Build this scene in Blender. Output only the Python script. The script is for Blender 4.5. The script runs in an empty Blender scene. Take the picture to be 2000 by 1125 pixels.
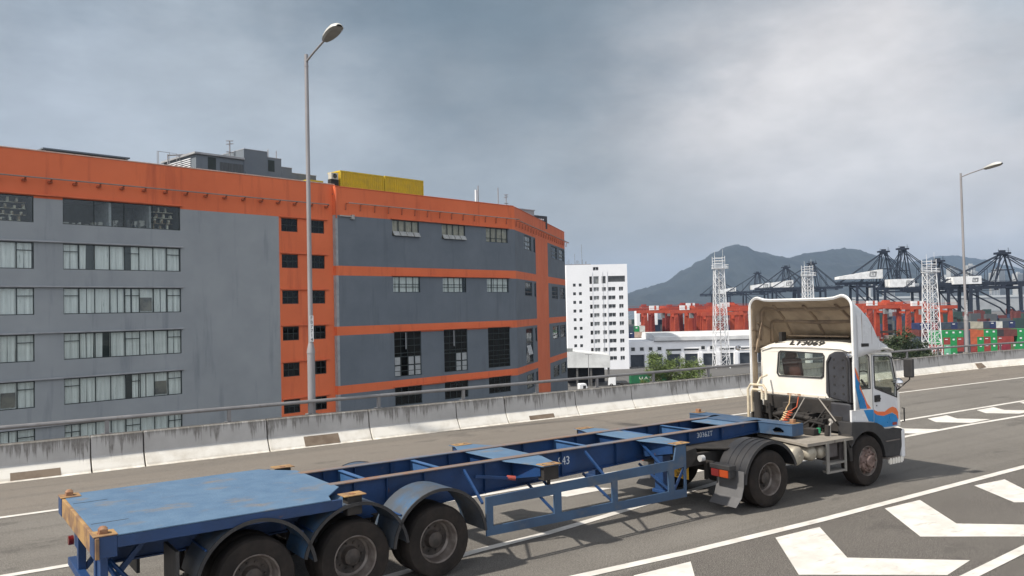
import bpy, bmesh, math, random
from mathutils import Vector, Matrix
from mathutils.geometry import tessellate_polygon
R=math.radians
sc=bpy.context.scene
# ---------------------------------------------------------------- camera
cd=bpy.data.cameras.new('camera'); cam=bpy.data.objects.new('camera',cd); sc.collection.objects.link(cam)
cd.lens=36*1624.71/2000; cd.sensor_width=36; cd.clip_start=.1; cd.clip_end=30000
_f=Vector((0.57215579,0.81974167,0.02571682)); _r=Vector((0.8201374,-0.57173451,-0.02223287)); _u=_r.cross(_f)
m=Matrix.Identity(4)
for i in range(3): m[i][0]=_r[i]; m[i][1]=_u[i]; m[i][2]=-_f[i]
m[2][3]=3.5976; cam.matrix_world=m; sc.camera=cam
# ---------------------------------------------------------------- light
SUN=Vector((-.80,.15,1.0)).normalized()
sd=bpy.data.lights.new('sun','SUN'); sd.energy=3.7; sd.angle=R(1.8); sd.color=(1,.93,.82)
so=bpy.data.objects.new('sun',sd); sc.collection.objects.link(so); so.rotation_euler=SUN.to_track_quat('Z','Y').to_euler()
sc.view_settings.view_transform='Standard'; sc.view_settings.look='None'; sc.view_settings.gamma=1; sc.view_settings.exposure=.70
w=bpy.data.worlds.new('World'); sc.world=w; w.use_nodes=True
def sky_setup():
    nt=w.node_tree; N=nt.nodes; L=nt.links; N.clear()
    out=N.new('ShaderNodeOutputWorld'); bg=N.new('ShaderNodeBackground'); L.new(bg.outputs[0],out.inputs[0])
    sky=N.new('ShaderNodeTexSky'); sky.sky_type='NISHITA'; sky.sun_disc=False
    sky.sun_elevation=math.asin(SUN.z); sky.sun_rotation=math.atan2(SUN.x,SUN.y); sky.dust_density=3
    tc=N.new('ShaderNodeTexCoord')
    def noise(scale,detail,rough,sx=(1,1,1),loc=(0,0,0)):
        mp=N.new('ShaderNodeMapping'); mp.inputs['Scale'].default_value=sx; mp.inputs['Location'].default_value=loc; L.new(tc.outputs['Generated'],mp.inputs[0])
        n=N.new('ShaderNodeTexNoise'); n.inputs['Scale'].default_value=scale; n.inputs['Detail'].default_value=detail; n.inputs['Roughness'].default_value=rough
        L.new(mp.outputs[0],n.inputs[0]); return n
    dn=noise(3.2,5,.58,(1,1,2.0))
    sub=N.new('ShaderNodeVectorMath'); sub.operation='SUBTRACT'; L.new(dn.outputs['Color'],sub.inputs[0]); sub.inputs[1].default_value=(.5,.5,.5)
    scl=N.new('ShaderNodeVectorMath'); scl.operation='SCALE'; L.new(sub.outputs[0],scl.inputs[0]); scl.inputs['Scale'].default_value=.30
    add=N.new('ShaderNodeVectorMath'); add.operation='ADD'; L.new(tc.outputs['Generated'],add.inputs[0]); L.new(scl.outputs[0],add.inputs[1])
    def ddir(x,y):
        d=_f*1624.71+_r*(x-1000)+_u*(562.5-y); return d.normalized()
    cur=None
    def mix(fac,a,col):
        mx=N.new('ShaderNodeMix'); mx.data_type='RGBA'
        L.new(fac,mx.inputs[0]) if not isinstance(fac,float) else setattr(mx.inputs[0],'default_value',fac)
        if hasattr(a,'is_linked'): L.new(a,mx.inputs[6])
        else: mx.inputs[6].default_value=(*a,1)
        if hasattr(col,'is_linked'): L.new(col,mx.inputs[7])
        else: mx.inputs[7].default_value=(*col,1)
        return mx.outputs[2]
    def blob(v,rad,soft,gain=1.):
        d=N.new('ShaderNodeVectorMath'); d.operation='DISTANCE'; L.new(add.outputs[0],d.inputs[0]); d.inputs[1].default_value=v
        mr=N.new('ShaderNodeMapRange'); mr.interpolation_type='SMOOTHSTEP'; L.new(d.outputs['Value'],mr.inputs[0])
        mr.inputs[1].default_value=rad-soft; mr.inputs[2].default_value=rad+soft; mr.inputs[3].default_value=gain; mr.inputs[4].default_value=0
        return mr.outputs[0]
    n2=noise(2.6,7,.6,(1,1,2.6),(3,1,0))
    base=mix(n2.outputs['Fac'],(.19,.212,.23),(.28,.295,.31))
    base=mix(blob(ddir(300,-20),.16,.11,.95),base,(.120,.165,.205))
    base=mix(blob(ddir(760,60),.19,.12,.95),base,(.112,.155,.190))
    base=mix(blob(ddir(1080,110),.16,.12,.9),base,(.130,.17,.20))
    base=mix(blob(ddir(560,120),.10,.08,.5),base,(.14,.18,.215))
    base=mix(blob(ddir(1250,300),.15,.11,.5),base,(.20,.228,.25))
    base=mix(blob(ddir(450,330),.20,.10,.85),base,(.36,.395,.43))
    base=mix(blob(ddir(60,200),.10,.08,.8),base,(.36,.40,.45))
    base=mix(blob(ddir(330,190),.07,.06,.5),base,(.32,.36,.40))
    base=mix(blob(ddir(950,380),.13,.10,.6),base,(.30,.325,.345))
    base=mix(blob(ddir(1350,470),.16,.10,.6),base,(.37,.375,.375))
    base=mix(blob(ddir(1430,40),.12,.10,.6),base,(.30,.33,.36))
    base=mix(blob(ddir(1750,200),.20,.14,.95),base,(.50,.485,.485))
    base=mix(blob(ddir(1660,190),.10,.08,.85),base,(.66,.64,.63))
    base=mix(blob(ddir(1880,210),.07,.06,.6),base,(.60,.58,.575))
    base=mix(blob(ddir(1990,20),.06,.06,.7),base,(.30,.35,.39))
    base=mix(blob(ddir(1750,420),.12,.10,.5),base,(.33,.345,.365))
    # thin bright overcast round the sun, behind the camera
    base=mix(blob(tuple(SUN),.60,.40,1.),base,(.62,.61,.60))
    base=mix(blob((-.40,-.90,.16),.85,.35,1.),base,(1.02,1.05,1.10))
    fine=noise(9,8,.62,(1,1,2.2),(7,2,5))
    mr=N.new('ShaderNodeMapRange'); L.new(fine.outputs['Fac'],mr.inputs[0]); mr.inputs[1].default_value=.3; mr.inputs[2].default_value=.7; mr.inputs[3].default_value=.90; mr.inputs[4].default_value=1.10
    mul=N.new('ShaderNodeVectorMath'); mul.operation='SCALE'; L.new(base,mul.inputs[0]); L.new(mr.outputs[0],mul.inputs['Scale'])
    # background strength .1: clouds carry ten times their radiance
    up=N.new('ShaderNodeVectorMath'); up.operation='SCALE'; L.new(mul.outputs[0],up.inputs[0]); up.inputs['Scale'].default_value=8.6
    fin=mix(.93,sky.outputs[0],up.outputs[0])
    L.new(fin,bg.inputs[0]); bg.inputs[1].default_value=.1
sky_setup()
# ---------------------------------------------------------------- materials
MATS={}
def node_mat(name):
    mt=bpy.data.materials.new(name); mt.use_nodes=True; nt=mt.node_tree; b=nt.nodes['Principled BSDF']; return mt,nt,b
def M(name,col,rough=.6,metal=0.,col2=None,scale=3.,contrast=(.42,.62),stretch=(1,1,1),col3=None,scale3=12.,th3=(.6,.68),stretch3=(1,1,1),bump=0.,bscale=60.,coord='Object',spec=.5,vary=.08,rvary=.12):
    if name in MATS: return MATS[name]
    mt,nt,b=node_mat(name); N=nt.nodes; L=nt.links
    tc=N.new('ShaderNodeTexCoord'); src=tc.outputs[coord] if coord!='World' else N.new('ShaderNodeNewGeometry').outputs['Position']
    def noi(sc_,st,det=6,rough_=.6):
        mp=N.new('ShaderNodeMapping'); mp.inputs['Scale'].default_value=st; L.new(src,mp.inputs[0])
        n=N.new('ShaderNodeTexNoise'); n.inputs['Scale'].default_value=sc_; n.inputs['Detail'].default_value=det; n.inputs['Roughness'].default_value=rough_; L.new(mp.outputs[0],n.inputs[0]); return n.outputs['Fac']
    def ramp(v,a,c):
        r=N.new('ShaderNodeMapRange'); L.new(v,r.inputs[0]); r.inputs[1].default_value=a; r.inputs[2].default_value=c; return r.outputs[0]
    def mix(f,a,c):
        mx=N.new('ShaderNodeMix'); mx.data_type='RGBA'; L.new(f,mx.inputs[0])
        for s,v in ((6,a),(7,c)):
            if isinstance(v,tuple): mx.inputs[s].default_value=(*v,1)
            else: L.new(v,mx.inputs[s])
        return mx.outputs[2]
    c2=col2 or tuple(x*(1-2.5*vary) for x in col)
    cur=mix(ramp(noi(scale,stretch),*contrast),col,c2)
    if col3: cur=mix(ramp(noi(scale3,stretch3),*th3),cur,col3)
    L.new(cur,b.inputs['Base Color'])
    rr=N.new('ShaderNodeMapRange'); L.new(noi(scale*2.3,stretch),rr.inputs[0]); rr.inputs[3].default_value=max(0,rough-rvary); rr.inputs[4].default_value=min(1,rough+rvary); L.new(rr.outputs[0],b.inputs['Roughness'])
    b.inputs['Metallic'].default_value=metal; b.inputs['Specular IOR Level'].default_value=spec
    if bump:
        bn=N.new('ShaderNodeBump'); bn.inputs['Strength'].default_value=bump; bn.inputs['Distance'].default_value=.02; L.new(noi(bscale,(1,1,1)),bn.inputs['Height']); L.new(bn.outputs[0],b.inputs['Normal'])
    MATS[name]=mt; return mt
def math_node(N,L,op,a,b_=None,clamp=False):
    n=N.new('ShaderNodeMath'); n.operation=op; n.use_clamp=clamp
    for i,v in enumerate((a,b_)):
        if v is None: continue
        if isinstance(v,(int,float)): n.inputs[i].default_value=v
        else: L.new(v,n.inputs[i])
    return n.outputs[0]
def asphalt():
    mt,nt,b=node_mat('asphalt'); N=nt.nodes; L=nt.links
    g=N.new('ShaderNodeNewGeometry').outputs['Position']; sx=N.new('ShaderNodeSeparateXYZ'); L.new(g,sx.inputs[0])
    def noi(s,st=(1,1,1),d=6,r=.6):
        mp=N.new('ShaderNodeMapping'); mp.inputs['Scale'].default_value=st; L.new(g,mp.inputs[0])
        n=N.new('ShaderNodeTexNoise'); n.inputs['Scale'].default_value=s; n.inputs['Detail'].default_value=d; n.inputs['Roughness'].default_value=r; L.new(mp.outputs[0],n.inputs[0]); return n.outputs['Fac']
    def mr(v,a,c,d=0.,e=1.):
        r=N.new('ShaderNodeMapRange'); L.new(v,r.inputs[0]); r.inputs[1].default_value=a; r.inputs[2].default_value=c; r.inputs[3].default_value=d; r.inputs[4].default_value=e; return r.outputs[0]
    def mix(f,a,c):
        mx=N.new('ShaderNodeMix'); mx.data_type='RGBA'; L.new(f,mx.inputs[0])
        for s,v in ((6,a),(7,c)):
            if isinstance(v,tuple): mx.inputs[s].default_value=(*v,1)
            else: L.new(v,mx.inputs[s])
        return mx.outputs[2]
    near=mix(mr(noi(.35),.35,.65),(.115,.106,.097),(.148,.138,.127))
    far=mix(mr(noi(.5,(.25,1,1)),.35,.65),(.132,.114,.098),(.162,.141,.122))
    hatch=mix(mr(noi(.6),.35,.65),(.074,.066,.062),(.094,.085,.079))
    yn=math_node(N,L,'ADD',sx.outputs['Y'],math_node(N,L,'MULTIPLY',math_node(N,L,'SUBTRACT',noi(.3),.5),.6))
    c=mix(mr(yn,17.6,18.3),near,far)
    c=mix(mr(sx.outputs['Y'],8.55,8.45),c,hatch)
    # wheel track wear along the lanes
    st=noi(1.0,(.03,1.6,1),3); c=mix(mr(st,.48,.66,0,.7),c,(.085,.078,.072))
    agg=noi(75,(1,1,1),4,.75); c=mix(mr(agg,.53,.62,0,1),c,(.34,.325,.295)); c=mix(mr(noi(26,(1,1,1),5,.8),.56,.68,0,.5),c,(.24,.225,.20)); c=mix(mr(noi(38,(1,1,1),4,.8),.48,.34,0,.85),c,(.035,.032,.030)); pt=noi(.9,(.5,1,1),5,.65); c=mix(mr(pt,.60,.64,0,.4),c,(.062,.058,.055)); ck=noi(2.4,(1,1,1),7,.75); c=mix(math_node(N,L,'MULTIPLY',mr(ck,.492,.498,0,1),mr(ck,.508,.502,0,.22)),c,(.03,.028,.027))
    med=noi(9,(1,1,1),6,.7); c=mix(mr(med,.56,.7,0,.6),c,(.17,.157,.14))
    L.new(c,b.inputs['Base Color']); b.inputs['Roughness'].default_value=.85; b.inputs['Specular IOR Level'].default_value=.3
    bn=N.new('ShaderNodeBump'); bn.inputs['Strength'].default_value=.6; bn.inputs['Distance'].default_value=.006; L.new(agg,bn.inputs['Height']); L.new(bn.outputs[0],b.inputs['Normal'])
    MATS['asphalt']=mt; return mt
def stained_concrete():
    mt,nt,b=node_mat('stained_concrete'); N=nt.nodes; L=nt.links
    g=N.new('ShaderNodeNewGeometry').outputs['Position']; sx=N.new('ShaderNodeSeparateXYZ'); L.new(g,sx.inputs[0])
    def noi(s,st=(1,1,1),d=6,r=.6,loc=(0,0,0)):
        mp=N.new('ShaderNodeMapping'); mp.inputs['Scale'].default_value=st; mp.inputs['Location'].default_value=loc; L.new(g,mp.inputs[0])
        n=N.new('ShaderNodeTexNoise'); n.inputs['Scale'].default_value=s; n.inputs['Detail'].default_value=d; n.inputs['Roughness'].default_value=r; L.new(mp.outputs[0],n.inputs[0]); return n.outputs['Fac']
    def mr(v,a,c,d=0.,e=1.):
        r=N.new('ShaderNodeMapRange'); L.new(v,r.inputs[0]); r.inputs[1].default_value=a; r.inputs[2].default_value=c; r.inputs[3].default_value=d; r.inputs[4].default_value=e; return r.outputs[0]
    def mix(f,a,c):
        mx=N.new('ShaderNodeMix'); mx.data_type='RGBA'; L.new(f,mx.inputs[0])
        for s,v in ((6,a),(7,c)):
            if isinstance(v,tuple): mx.inputs[s].default_value=(*v,1)
            else: L.new(v,mx.inputs[s])
        return mx.outputs[2]
    z=sx.outputs['Z']
    c=mix(mr(noi(1.3),.35,.65),(.46,.45,.44),(.38,.37,.36))
    base=mix(mr(noi(2.2),.45,.75),(.78,.75,.69),(.62,.58,.51))
    c=mix(mr(z,.315,.30),c,base)  # paler sloping foot: sunlight on the slope put into the colour
    # black drip stains running down from the coping
    drip=noi(7.5,(1,.1,.03),7,.78); length=mr(noi(.5,(1,0,0),3),.36,.60,.10,.62)
    depth=math_node(N,L,'SUBTRACT',.83,z)
    hgt=math_node(N,L,'MULTIPLY',mr(drip,.40,.78,0,1),length)
    hgt=math_node(N,L,'MULTIPLY',hgt,1.9)
    f=math_node(N,L,'SUBTRACT',hgt,depth); f=mr(f,-.03,.13,0,.72)
    f=math_node(N,L,'MULTIPLY',f,mr(noi(22,(1,1,.3),5,.7),.3,.6,.45,1))
    c=mix(f,c,(.085,.075,.065))
    top=mr(z,.74,.83); c=mix(math_node(N,L,'MULTIPLY',top,mr(noi(7),.3,.62,.25,.9)),c,(.12,.11,.095))
    spl=mr(noi(16,(1,1,1),5,.8,(3,0,1)),.68,.74,0,.5); c=mix(spl,c,(.13,.12,.11))
    bot=mr(z,.10,.01); c=mix(math_node(N,L,'MULTIPLY',bot,mr(noi(4),.35,.65,.1,.6)),c,(.26,.22,.17))
    L.new(c,b.inputs['Base Color']); b.inputs['Roughness'].default_value=.85; b.inputs['Specular IOR Level'].default_value=.25
    bn=N.new('ShaderNodeBump'); bn.inputs['Strength'].default_value=.4; bn.inputs['Distance'].default_value=.01; L.new(noi(25),bn.inputs['Height']); L.new(bn.outputs[0],b.inputs['Normal'])
    MATS['stained_concrete']=mt; return mt
def glass(name,tint,mixf=.25,rough=.03):
    mt,nt,b=node_mat(name); N=nt.nodes; L=nt.links; N.remove(b); out=N['Material Output']
    tr=N.new('ShaderNodeBsdfTransparent'); tr.inputs[0].default_value=(*tint,1)
    gl=N.new('ShaderNodeBsdfGlossy'); gl.inputs['Roughness'].default_value=rough; gl.inputs[0].default_value=(.9,.95,1,1)
    fr=N.new('ShaderNodeLayerWeight'); fr.inputs[0].default_value=.5
    ad=math_node(N,L,'ADD',math_node(N,L,'MULTIPLY',math_node(N,L,'POWER',fr.outputs['Facing'],4.),.55),mixf+.03,True)
    mx=N.new('ShaderNodeMixShader'); L.new(ad,mx.inputs[0]); L.new(tr.outputs[0],mx.inputs[1]); L.new(gl.outputs[0],mx.inputs[2]); L.new(mx.outputs[0],out.inputs[0])
    MATS[name]=mt; return mt
ASPH=asphalt(); CONC=stained_concrete()
GL=glass('window_glass',(.93,.955,.95),.01); GLD=glass('dark_glass',(.30,.34,.36),.01); GLC=glass('cab_glass',(.90,.92,.89),.03)
MARK=M('road_paint',(.62,.60,.57),.7,col2=(.52,.50,.47),scale=2.5,col3=(.34,.32,.30),scale3=7,th3=(.58,.74),stretch3=(.3,1,1),bump=.3,bscale=80,coord='World')
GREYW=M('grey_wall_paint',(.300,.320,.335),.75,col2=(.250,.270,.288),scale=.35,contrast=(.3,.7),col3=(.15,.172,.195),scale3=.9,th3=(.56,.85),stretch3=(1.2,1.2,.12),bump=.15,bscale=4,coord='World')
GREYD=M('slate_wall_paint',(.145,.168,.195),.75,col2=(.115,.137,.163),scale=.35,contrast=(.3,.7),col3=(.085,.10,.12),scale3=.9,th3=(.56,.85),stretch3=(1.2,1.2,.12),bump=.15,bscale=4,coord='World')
ORANGE=M('orange_wall_paint',(.72,.165,.062),.7,col2=(.62,.135,.050),scale=.22,contrast=(.3,.7),col3=(.40,.075,.032),scale3=.8,th3=(.55,.85),stretch3=(1.4,1.4,.14),bump=.12,bscale=4,coord='World')
LEDGE=M('pale_ledge_paint',(.34,.35,.37),.7,scale=1); ORLEDGE=M('orange_ledge_paint',(.66,.15,.06),.6,scale=1)
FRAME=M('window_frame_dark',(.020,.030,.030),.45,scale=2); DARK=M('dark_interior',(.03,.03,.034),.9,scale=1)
CURT=M('curtain_cloth',(.80,.80,.785),.9,col2=(.66,.67,.655),scale=1.4,stretch=(4,4,.25),contrast=(.35,.65),col3=(.22,.25,.23),scale3=2.2,th3=(.62,.74),stretch3=(5,5,.35)); CURTB=M('curtain_beige',(.42,.37,.29),.9,scale=2)
WHITE=M('white_paint',(.72,.73,.75),.6,col2=(.64,.65,.67),scale=.3,contrast=(.35,.7)); WHITEB=M('white_building_paint',(.80,.81,.84),.7,col2=(.72,.73,.76),scale=.12,contrast=(.35,.7),coord='World')
BLUE=M('blue_chassis_paint',(.009,.042,.135),.5,col2=(.008,.030,.09),scale=1.6,col3=(.10,.055,.04),scale3=6,th3=(.66,.74),bump=.15,bscale=30)
BLUETOP=M('worn_blue_deck',(.092,.162,.255),.65,col2=(.062,.122,.210),scale=3.4,contrast=(.3,.7),col3=(.145,.145,.15),scale3=2.6,th3=(.56,.72),stretch3=(.8,1.2,1),bump=.3,bscale=25)
BLUEG=M('dusty_blue_guard',(.038,.080,.150),.6,col2=(.03,.06,.115),scale=1.5,col3=(.11,.12,.13),scale3=3,th3=(.55,.8),bump=.15,bscale=30)
FENDP=M('dusty_fender_paint',(.055,.065,.08),.5,col2=(.03,.085,.17),scale=1.6,contrast=(.45,.64),col3=(.10,.10,.10),scale3=5,th3=(.55,.75),bump=.1)
RUSTRAIL=M('rusty_flange_paint',(.10,.13,.18),.6,col2=(.19,.125,.085),scale=1.1,contrast=(.35,.62),stretch=(.7,4,1),col3=(.22,.10,.05),scale3=5,th3=(.55,.7),bump=.2)
RUST=M('rust',(.20,.075,.032),.8,col2=(.29,.17,.10),scale=9,contrast=(.35,.65),bump=.3)
YRUST=M('worn_yellow_beam',(.33,.20,.08),.75,col2=(.17,.10,.06),scale=4,contrast=(.42,.62),col3=(.18,.10,.06),scale3=9,th3=(.58,.68))
RUBBER=M('tyre_rubber',(.017,.0145,.0135),.88,col2=(.032,.026,.023),scale=2.5,bump=.2,bscale=40,spec=.25)
RIM=M('dusty_rim_steel',(.21,.185,.17),.6,metal=.2,col2=(.11,.09,.08),scale=4,contrast=(.4,.6)); RIMD=M('dark_hub_steel',(.028,.024,.022),.7,col2=(.075,.06,.052),scale=6)
HUBR=M('rusty_hub_steel',(.21,.15,.135),.5,metal=.3,col2=(.10,.065,.055),scale=9,contrast=(.4,.6))
BLK=M('black_chassis_grime',(.012,.011,.011),.8,col2=(.028,.024,.022),scale=3,contrast=(.35,.65)); PLAST=M('dark_grey_plastic',(.019,.019,.022),.6,col2=(.030,.029,.030),scale=3); FENB=M('black_plastic_fender',(.014,.015,.019),.42,col2=(.024,.023,.025),scale=3)
CABW=M('cab_white_paint',(.72,.70,.66),.32,col2=(.66,.63,.57),scale=1.2,contrast=(.4,.7),col3=(.45,.38,.30),scale3=3.2,th3=(.66,.8),stretch3=(1,3,.4)); CABS=M('cab_side_shaded_white',(.60,.61,.63),.25,col2=(.55,.56,.58),scale=1.2)  # side white is darker and cooler: shade on the sides put into the colour
CREAM=M('cream_fibreglass',(.36,.285,.205),.75,col2=(.25,.195,.14),scale=2.5,contrast=(.35,.65),col3=(.14,.11,.085),scale3=2.2,th3=(.58,.75),bump=.2,bscale=12)
CBLUE=M('cab_blue_paint',(.012,.20,.48),.3); CORANGE=M('cab_orange_paint',(.70,.13,.045),.35,col2=(.62,.17,.05),scale=3)
DECKP=M('dusty_deck_plate',(.27,.245,.215),.75,col2=(.20,.18,.155),scale=2.5,contrast=(.35,.65),col3=(.12,.10,.085),scale3=6,th3=(.6,.72),bump=.25,bscale=30)
TANK=M('dusty_tank_metal',(.36,.33,.27),.5,metal=.25,col2=(.26,.23,.19),scale=4); CHROME=M('chrome',(.7,.7,.72),.15,metal=1.,scale=3)
POLE=M('galvanised_pole',(.30,.29,.30),.55,metal=.25,col2=(.25,.24,.245),scale=1.5,stretch=(1,1,.3)); RAILM=M('railing_steel',(.25,.245,.25),.5,metal=.4,scale=2,col3=(.12,.10,.09),scale3=7,th3=(.6,.75))
BLACKP=M('black_lettering_paint',(.02,.02,.02),.6); WHITEL=M('white_lettering_paint',(.62,.66,.70),.6,col3=(.1,.2,.4),scale3=20,th3=(.56,.64)); YPLATE=M('yellow_plate',(.75,.42,.03),.5)
REDL=M('red_lens',(.14,.012,.012),.25); ORL=M('orange_lens',(.36,.055,.012),.3); LENS=M('lamp_lens',(.20,.19,.17),.15,spec=.8)
YEL=M('yellow_container_paint',(.56,.36,.01),.6,col2=(.45,.30,.02),scale=.9,contrast=(.4,.65))
RED=M('crane_red_paint',(.44,.078,.032),.6,col2=(.32,.042,.022),scale=.2,contrast=(.35,.65)); NAVY=M('crane_dark_blue_paint',(.012,.018,.034),.6,scale=.1)
REDD=M('crane_red_weathered',(.27,.040,.030),.65,col2=(.20,.030,.024),scale=.2,contrast=(.35,.65))
HULL=M('quay_concrete',(.115,.112,.11),.9,col2=(.085,.083,.082),scale=.02,contrast=(.35,.65),coord='World')
BARK=M('bark',(.07,.05,.035),.9,scale=5)
def leafmat(n,a,b_):
    mt,nt,b=node_mat(n); N=nt.nodes; L=nt.links
    g=N.new('ShaderNodeNewGeometry'); n1=N.new('ShaderNodeTexNoise'); n1.inputs['Scale'].default_value=1.1; n1.inputs['Detail'].default_value=4; L.new(g.outputs['Position'],n1.inputs[0])
    ad=math_node(N,L,'ADD',math_node(N,L,'MULTIPLY',g.outputs['Random Per Island'],.5),math_node(N,L,'MULTIPLY',n1.outputs[0],.6))
    mx=N.new('ShaderNodeMix'); mx.data_type='RGBA'; L.new(ad,mx.inputs[0]); mx.inputs[6].default_value=(*a,1); mx.inputs[7].default_value=(*b_,1); L.new(mx.outputs[2],b.inputs['Base Color'])
    b.inputs['Roughness'].default_value=.65; MATS[n]=mt; return mt
LEAF=leafmat('feathery_leaves',(.045,.085,.02),(.17,.22,.06)); LEAFD=leafmat('dark_leaves',(.020,.035,.014),(.06,.085,.032))
# ---------------------------------------------------------------- mesh helper
class MB:
    def __init__(s): s.v=[]; s.f=[]; s.mi=[]; s.map=None; s.cur=0; s.sm=[]
    def add(s,vs,fs,smooth=False):
        n=len(s.v); s.v+= [tuple(s.map(*v)) if s.map else tuple(v) for v in vs]
        for f in fs: s.f.append([i+n for i in f]); s.mi.append(s.cur); s.sm.append(smooth)
        return s
    def box(s,x0,x1,y0,y1,z0,z1):
        return s.add([(x0,y0,z0),(x1,y0,z0),(x1,y1,z0),(x0,y1,z0),(x0,y0,z1),(x1,y0,z1),(x1,y1,z1),(x0,y1,z1)],[(0,3,2,1),(4,5,6,7),(0,1,5,4),(1,2,6,5),(2,3,7,6),(3,0,4,7)])
    def cbox(s,c,d): return s.box(c[0]-d[0]/2,c[0]+d[0]/2,c[1]-d[1]/2,c[1]+d[1]/2,c[2]-d[2]/2,c[2]+d[2]/2)
    def prism(s,poly,axis,a,b,smooth=False):
        n=len(poly)
        def P(p,h): return {'z':(p[0],p[1],h),'y':(p[0],h,p[1]),'x':(h,p[0],p[1])}[axis]
        vs=[P(p,a) for p in poly]+[P(p,b) for p in poly]
        tri=tessellate_polygon([[Vector((p[0],p[1],0)) for p in poly]])
        fs=[tuple(t) for t in tri]+[tuple(i+n for i in reversed(t)) for t in tri]
        s.add(vs,fs)
        n0=len(s.v)-2*n
        for i in range(n): j=(i+1)%n; s.f.append([n0+i,n0+j,n0+n+j,n0+n+i]); s.mi.append(s.cur); s.sm.append(smooth)
        return s
    def panel(s,outer,holes,axis,a,b):
        loops=[outer]+holes; pts=[p for l in loops for p in l]; n=len(pts)
        def P(p,h): return {'z':(p[0],p[1],h),'y':(p[0],h,p[1]),'x':(h,p[0],p[1])}[axis]
        tri=tessellate_polygon([[Vector((p[0],p[1],0)) for p in l] for l in loops])
        vs=[P(p,a) for p in pts]+[P(p,b) for p in pts]
        fs=[tuple(t) for t in tri]+[tuple(i+n for i in reversed(t)) for t in tri]; k=0
        for l in loops:
            for i in range(len(l)): j=(i+1)%len(l); fs.append((k+i,k+j,n+k+j,n+k+i))
            k+=len(l)
        return s.add(vs,fs)
    def bar(s,p,q,w,h=None,up=(0,0,1)):
        h=h or w; p=Vector(p); q=Vector(q); d=(q-p).normalized(); u=Vector(up)
        if abs(d.dot(u))>.98: u=Vector((1,0,0))
        x=d.cross(u).normalized()*(w/2); y=x.cross(d).normalized()*(h/2)
        return s.add([p-x-y,p+x-y,p+x+y,p-x+y,q-x-y,q+x-y,q+x+y,q-x+y],[(0,3,2,1),(4,5,6,7),(0,1,5,4),(1,2,6,5),(2,3,7,6),(3,0,4,7)])
    def tube(s,pts,r,n=8,cap=True):
        pts=[Vector(p) for p in pts]; rs=r if isinstance(r,(list,tuple)) else [r]*len(pts); vs=[]; fs=[]; x=None
        for i,p in enumerate(pts):
            d=(pts[min(i+1,len(pts)-1)]-pts[max(i-1,0)]).normalized()
            if x is None:
                u=Vector((0,0,1)) if abs(d.z)<.9 else Vector((1,0,0)); x=d.cross(u).normalized()
            else: x=(x-d*x.dot(d)).normalized()
            y=x.cross(d)
            for k in range(n): a=2*math.pi*k/n; vs.append(p+(x*math.cos(a)+y*math.sin(a))*rs[i])
        for i in range(len(pts)-1):
            for k in range(n): fs.append((i*n+k,i*n+(k+1)%n,(i+1)*n+(k+1)%n,(i+1)*n+k))
        s.add(vs,fs,True)
        if cap: s.add(vs[:n],[tuple(range(n))]); s.add(vs[-n:],[tuple(reversed(range(n)))])
        return s
    def lathe(s,prof,c=(0,0,0),axis='y',n=40,smooth=True,closed=False):
        vs=[]; m=len(prof)
        for r,h in prof:
            for k in range(n):
                a=2*math.pi*k/n; u,v=r*math.cos(a),r*math.sin(a)
                vs.append({'y':(c[0]+u,c[1]+h,c[2]+v),'z':(c[0]+u,c[1]+v,c[2]+h),'x':(c[0]+h,c[1]+u,c[2]+v)}[axis])
        fs=[]
        for i in range(m if closed else m-1):
            j=(i+1)%m
            for k in range(n): fs.append((i*n+k,i*n+(k+1)%n,j*n+(k+1)%n,j*n+k))
        return s.add(vs,fs,smooth)
    def quad(s,*p): return s.add(p,[tuple(range(len(p)))])
    def build(s,name,mat,parent=None,bevel=0,off=None,solid=None,recalc=True,sharp=35,weld=False):
        me=bpy.data.meshes.new(name); v=s.v
        if off: v=[(a-off[0],b-off[1],c-off[2]) for a,b,c in v]
        me.from_pydata([tuple(x) for x in v],[],s.f)
        for mt in (mat if isinstance(mat,(list,tuple)) else [mat]): me.materials.append(mt)
        me.polygons.foreach_set('material_index',s.mi); me.polygons.foreach_set('use_smooth',[True if a else False for a in s.sm])
        if recalc or weld:
            bm=bmesh.new(); bm.from_mesh(me)
            if weld: bmesh.ops.remove_doubles(bm,verts=bm.verts,dist=1e-4)
            if recalc: bmesh.ops.recalc_face_normals(bm,faces=bm.faces)
            bm.to_mesh(me); bm.free()
        if any(s.sm): me.set_sharp_from_angle(angle=R(sharp))
        o=bpy.data.objects.new(name,me); sc.collection.objects.link(o); o.parent=parent
        if bevel: b=o.modifiers.new('bevel','BEVEL'); b.width=bevel; b.segments=2; b.limit_method='ANGLE'; b.angle_limit=R(40)
        if solid: b=o.modifiers.new('solid','SOLIDIFY'); b.thickness=solid[0]; b.offset=solid[1]; b.material_offset=solid[2] if len(solid)>2 else 0
        return o
def thing(name,loc,rz=0,label=None,cat=None,group=None):
    o=bpy.data.objects.new(name,None); sc.collection.objects.link(o); o.location=loc; o.rotation_euler=(0,0,rz); o.empty_display_size=.1
    return tag(o,label,cat,group)
def tag(o,label,cat,group=None):
    if label: o['label']=label
    if cat: o['category']=cat
    if group: o['group']=group
    return o
def struct(o,kind='structure'): o['kind']=kind; return o
def children(o): return [c for c in sc.collection.objects if c.parent==o]
KIDS={}
def copy_tree(o,loc=None,rz=None,parent=None,label=None):
    c=o.copy(); sc.collection.objects.link(c)
    if parent: c.parent=parent
    if loc is not None: c.location=loc
    if rz is not None: c.rotation_euler=(0,0,rz)
    if label: c['label']=label
    for ch in list(o.children): copy_tree(ch,parent=c)
    return c
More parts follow.
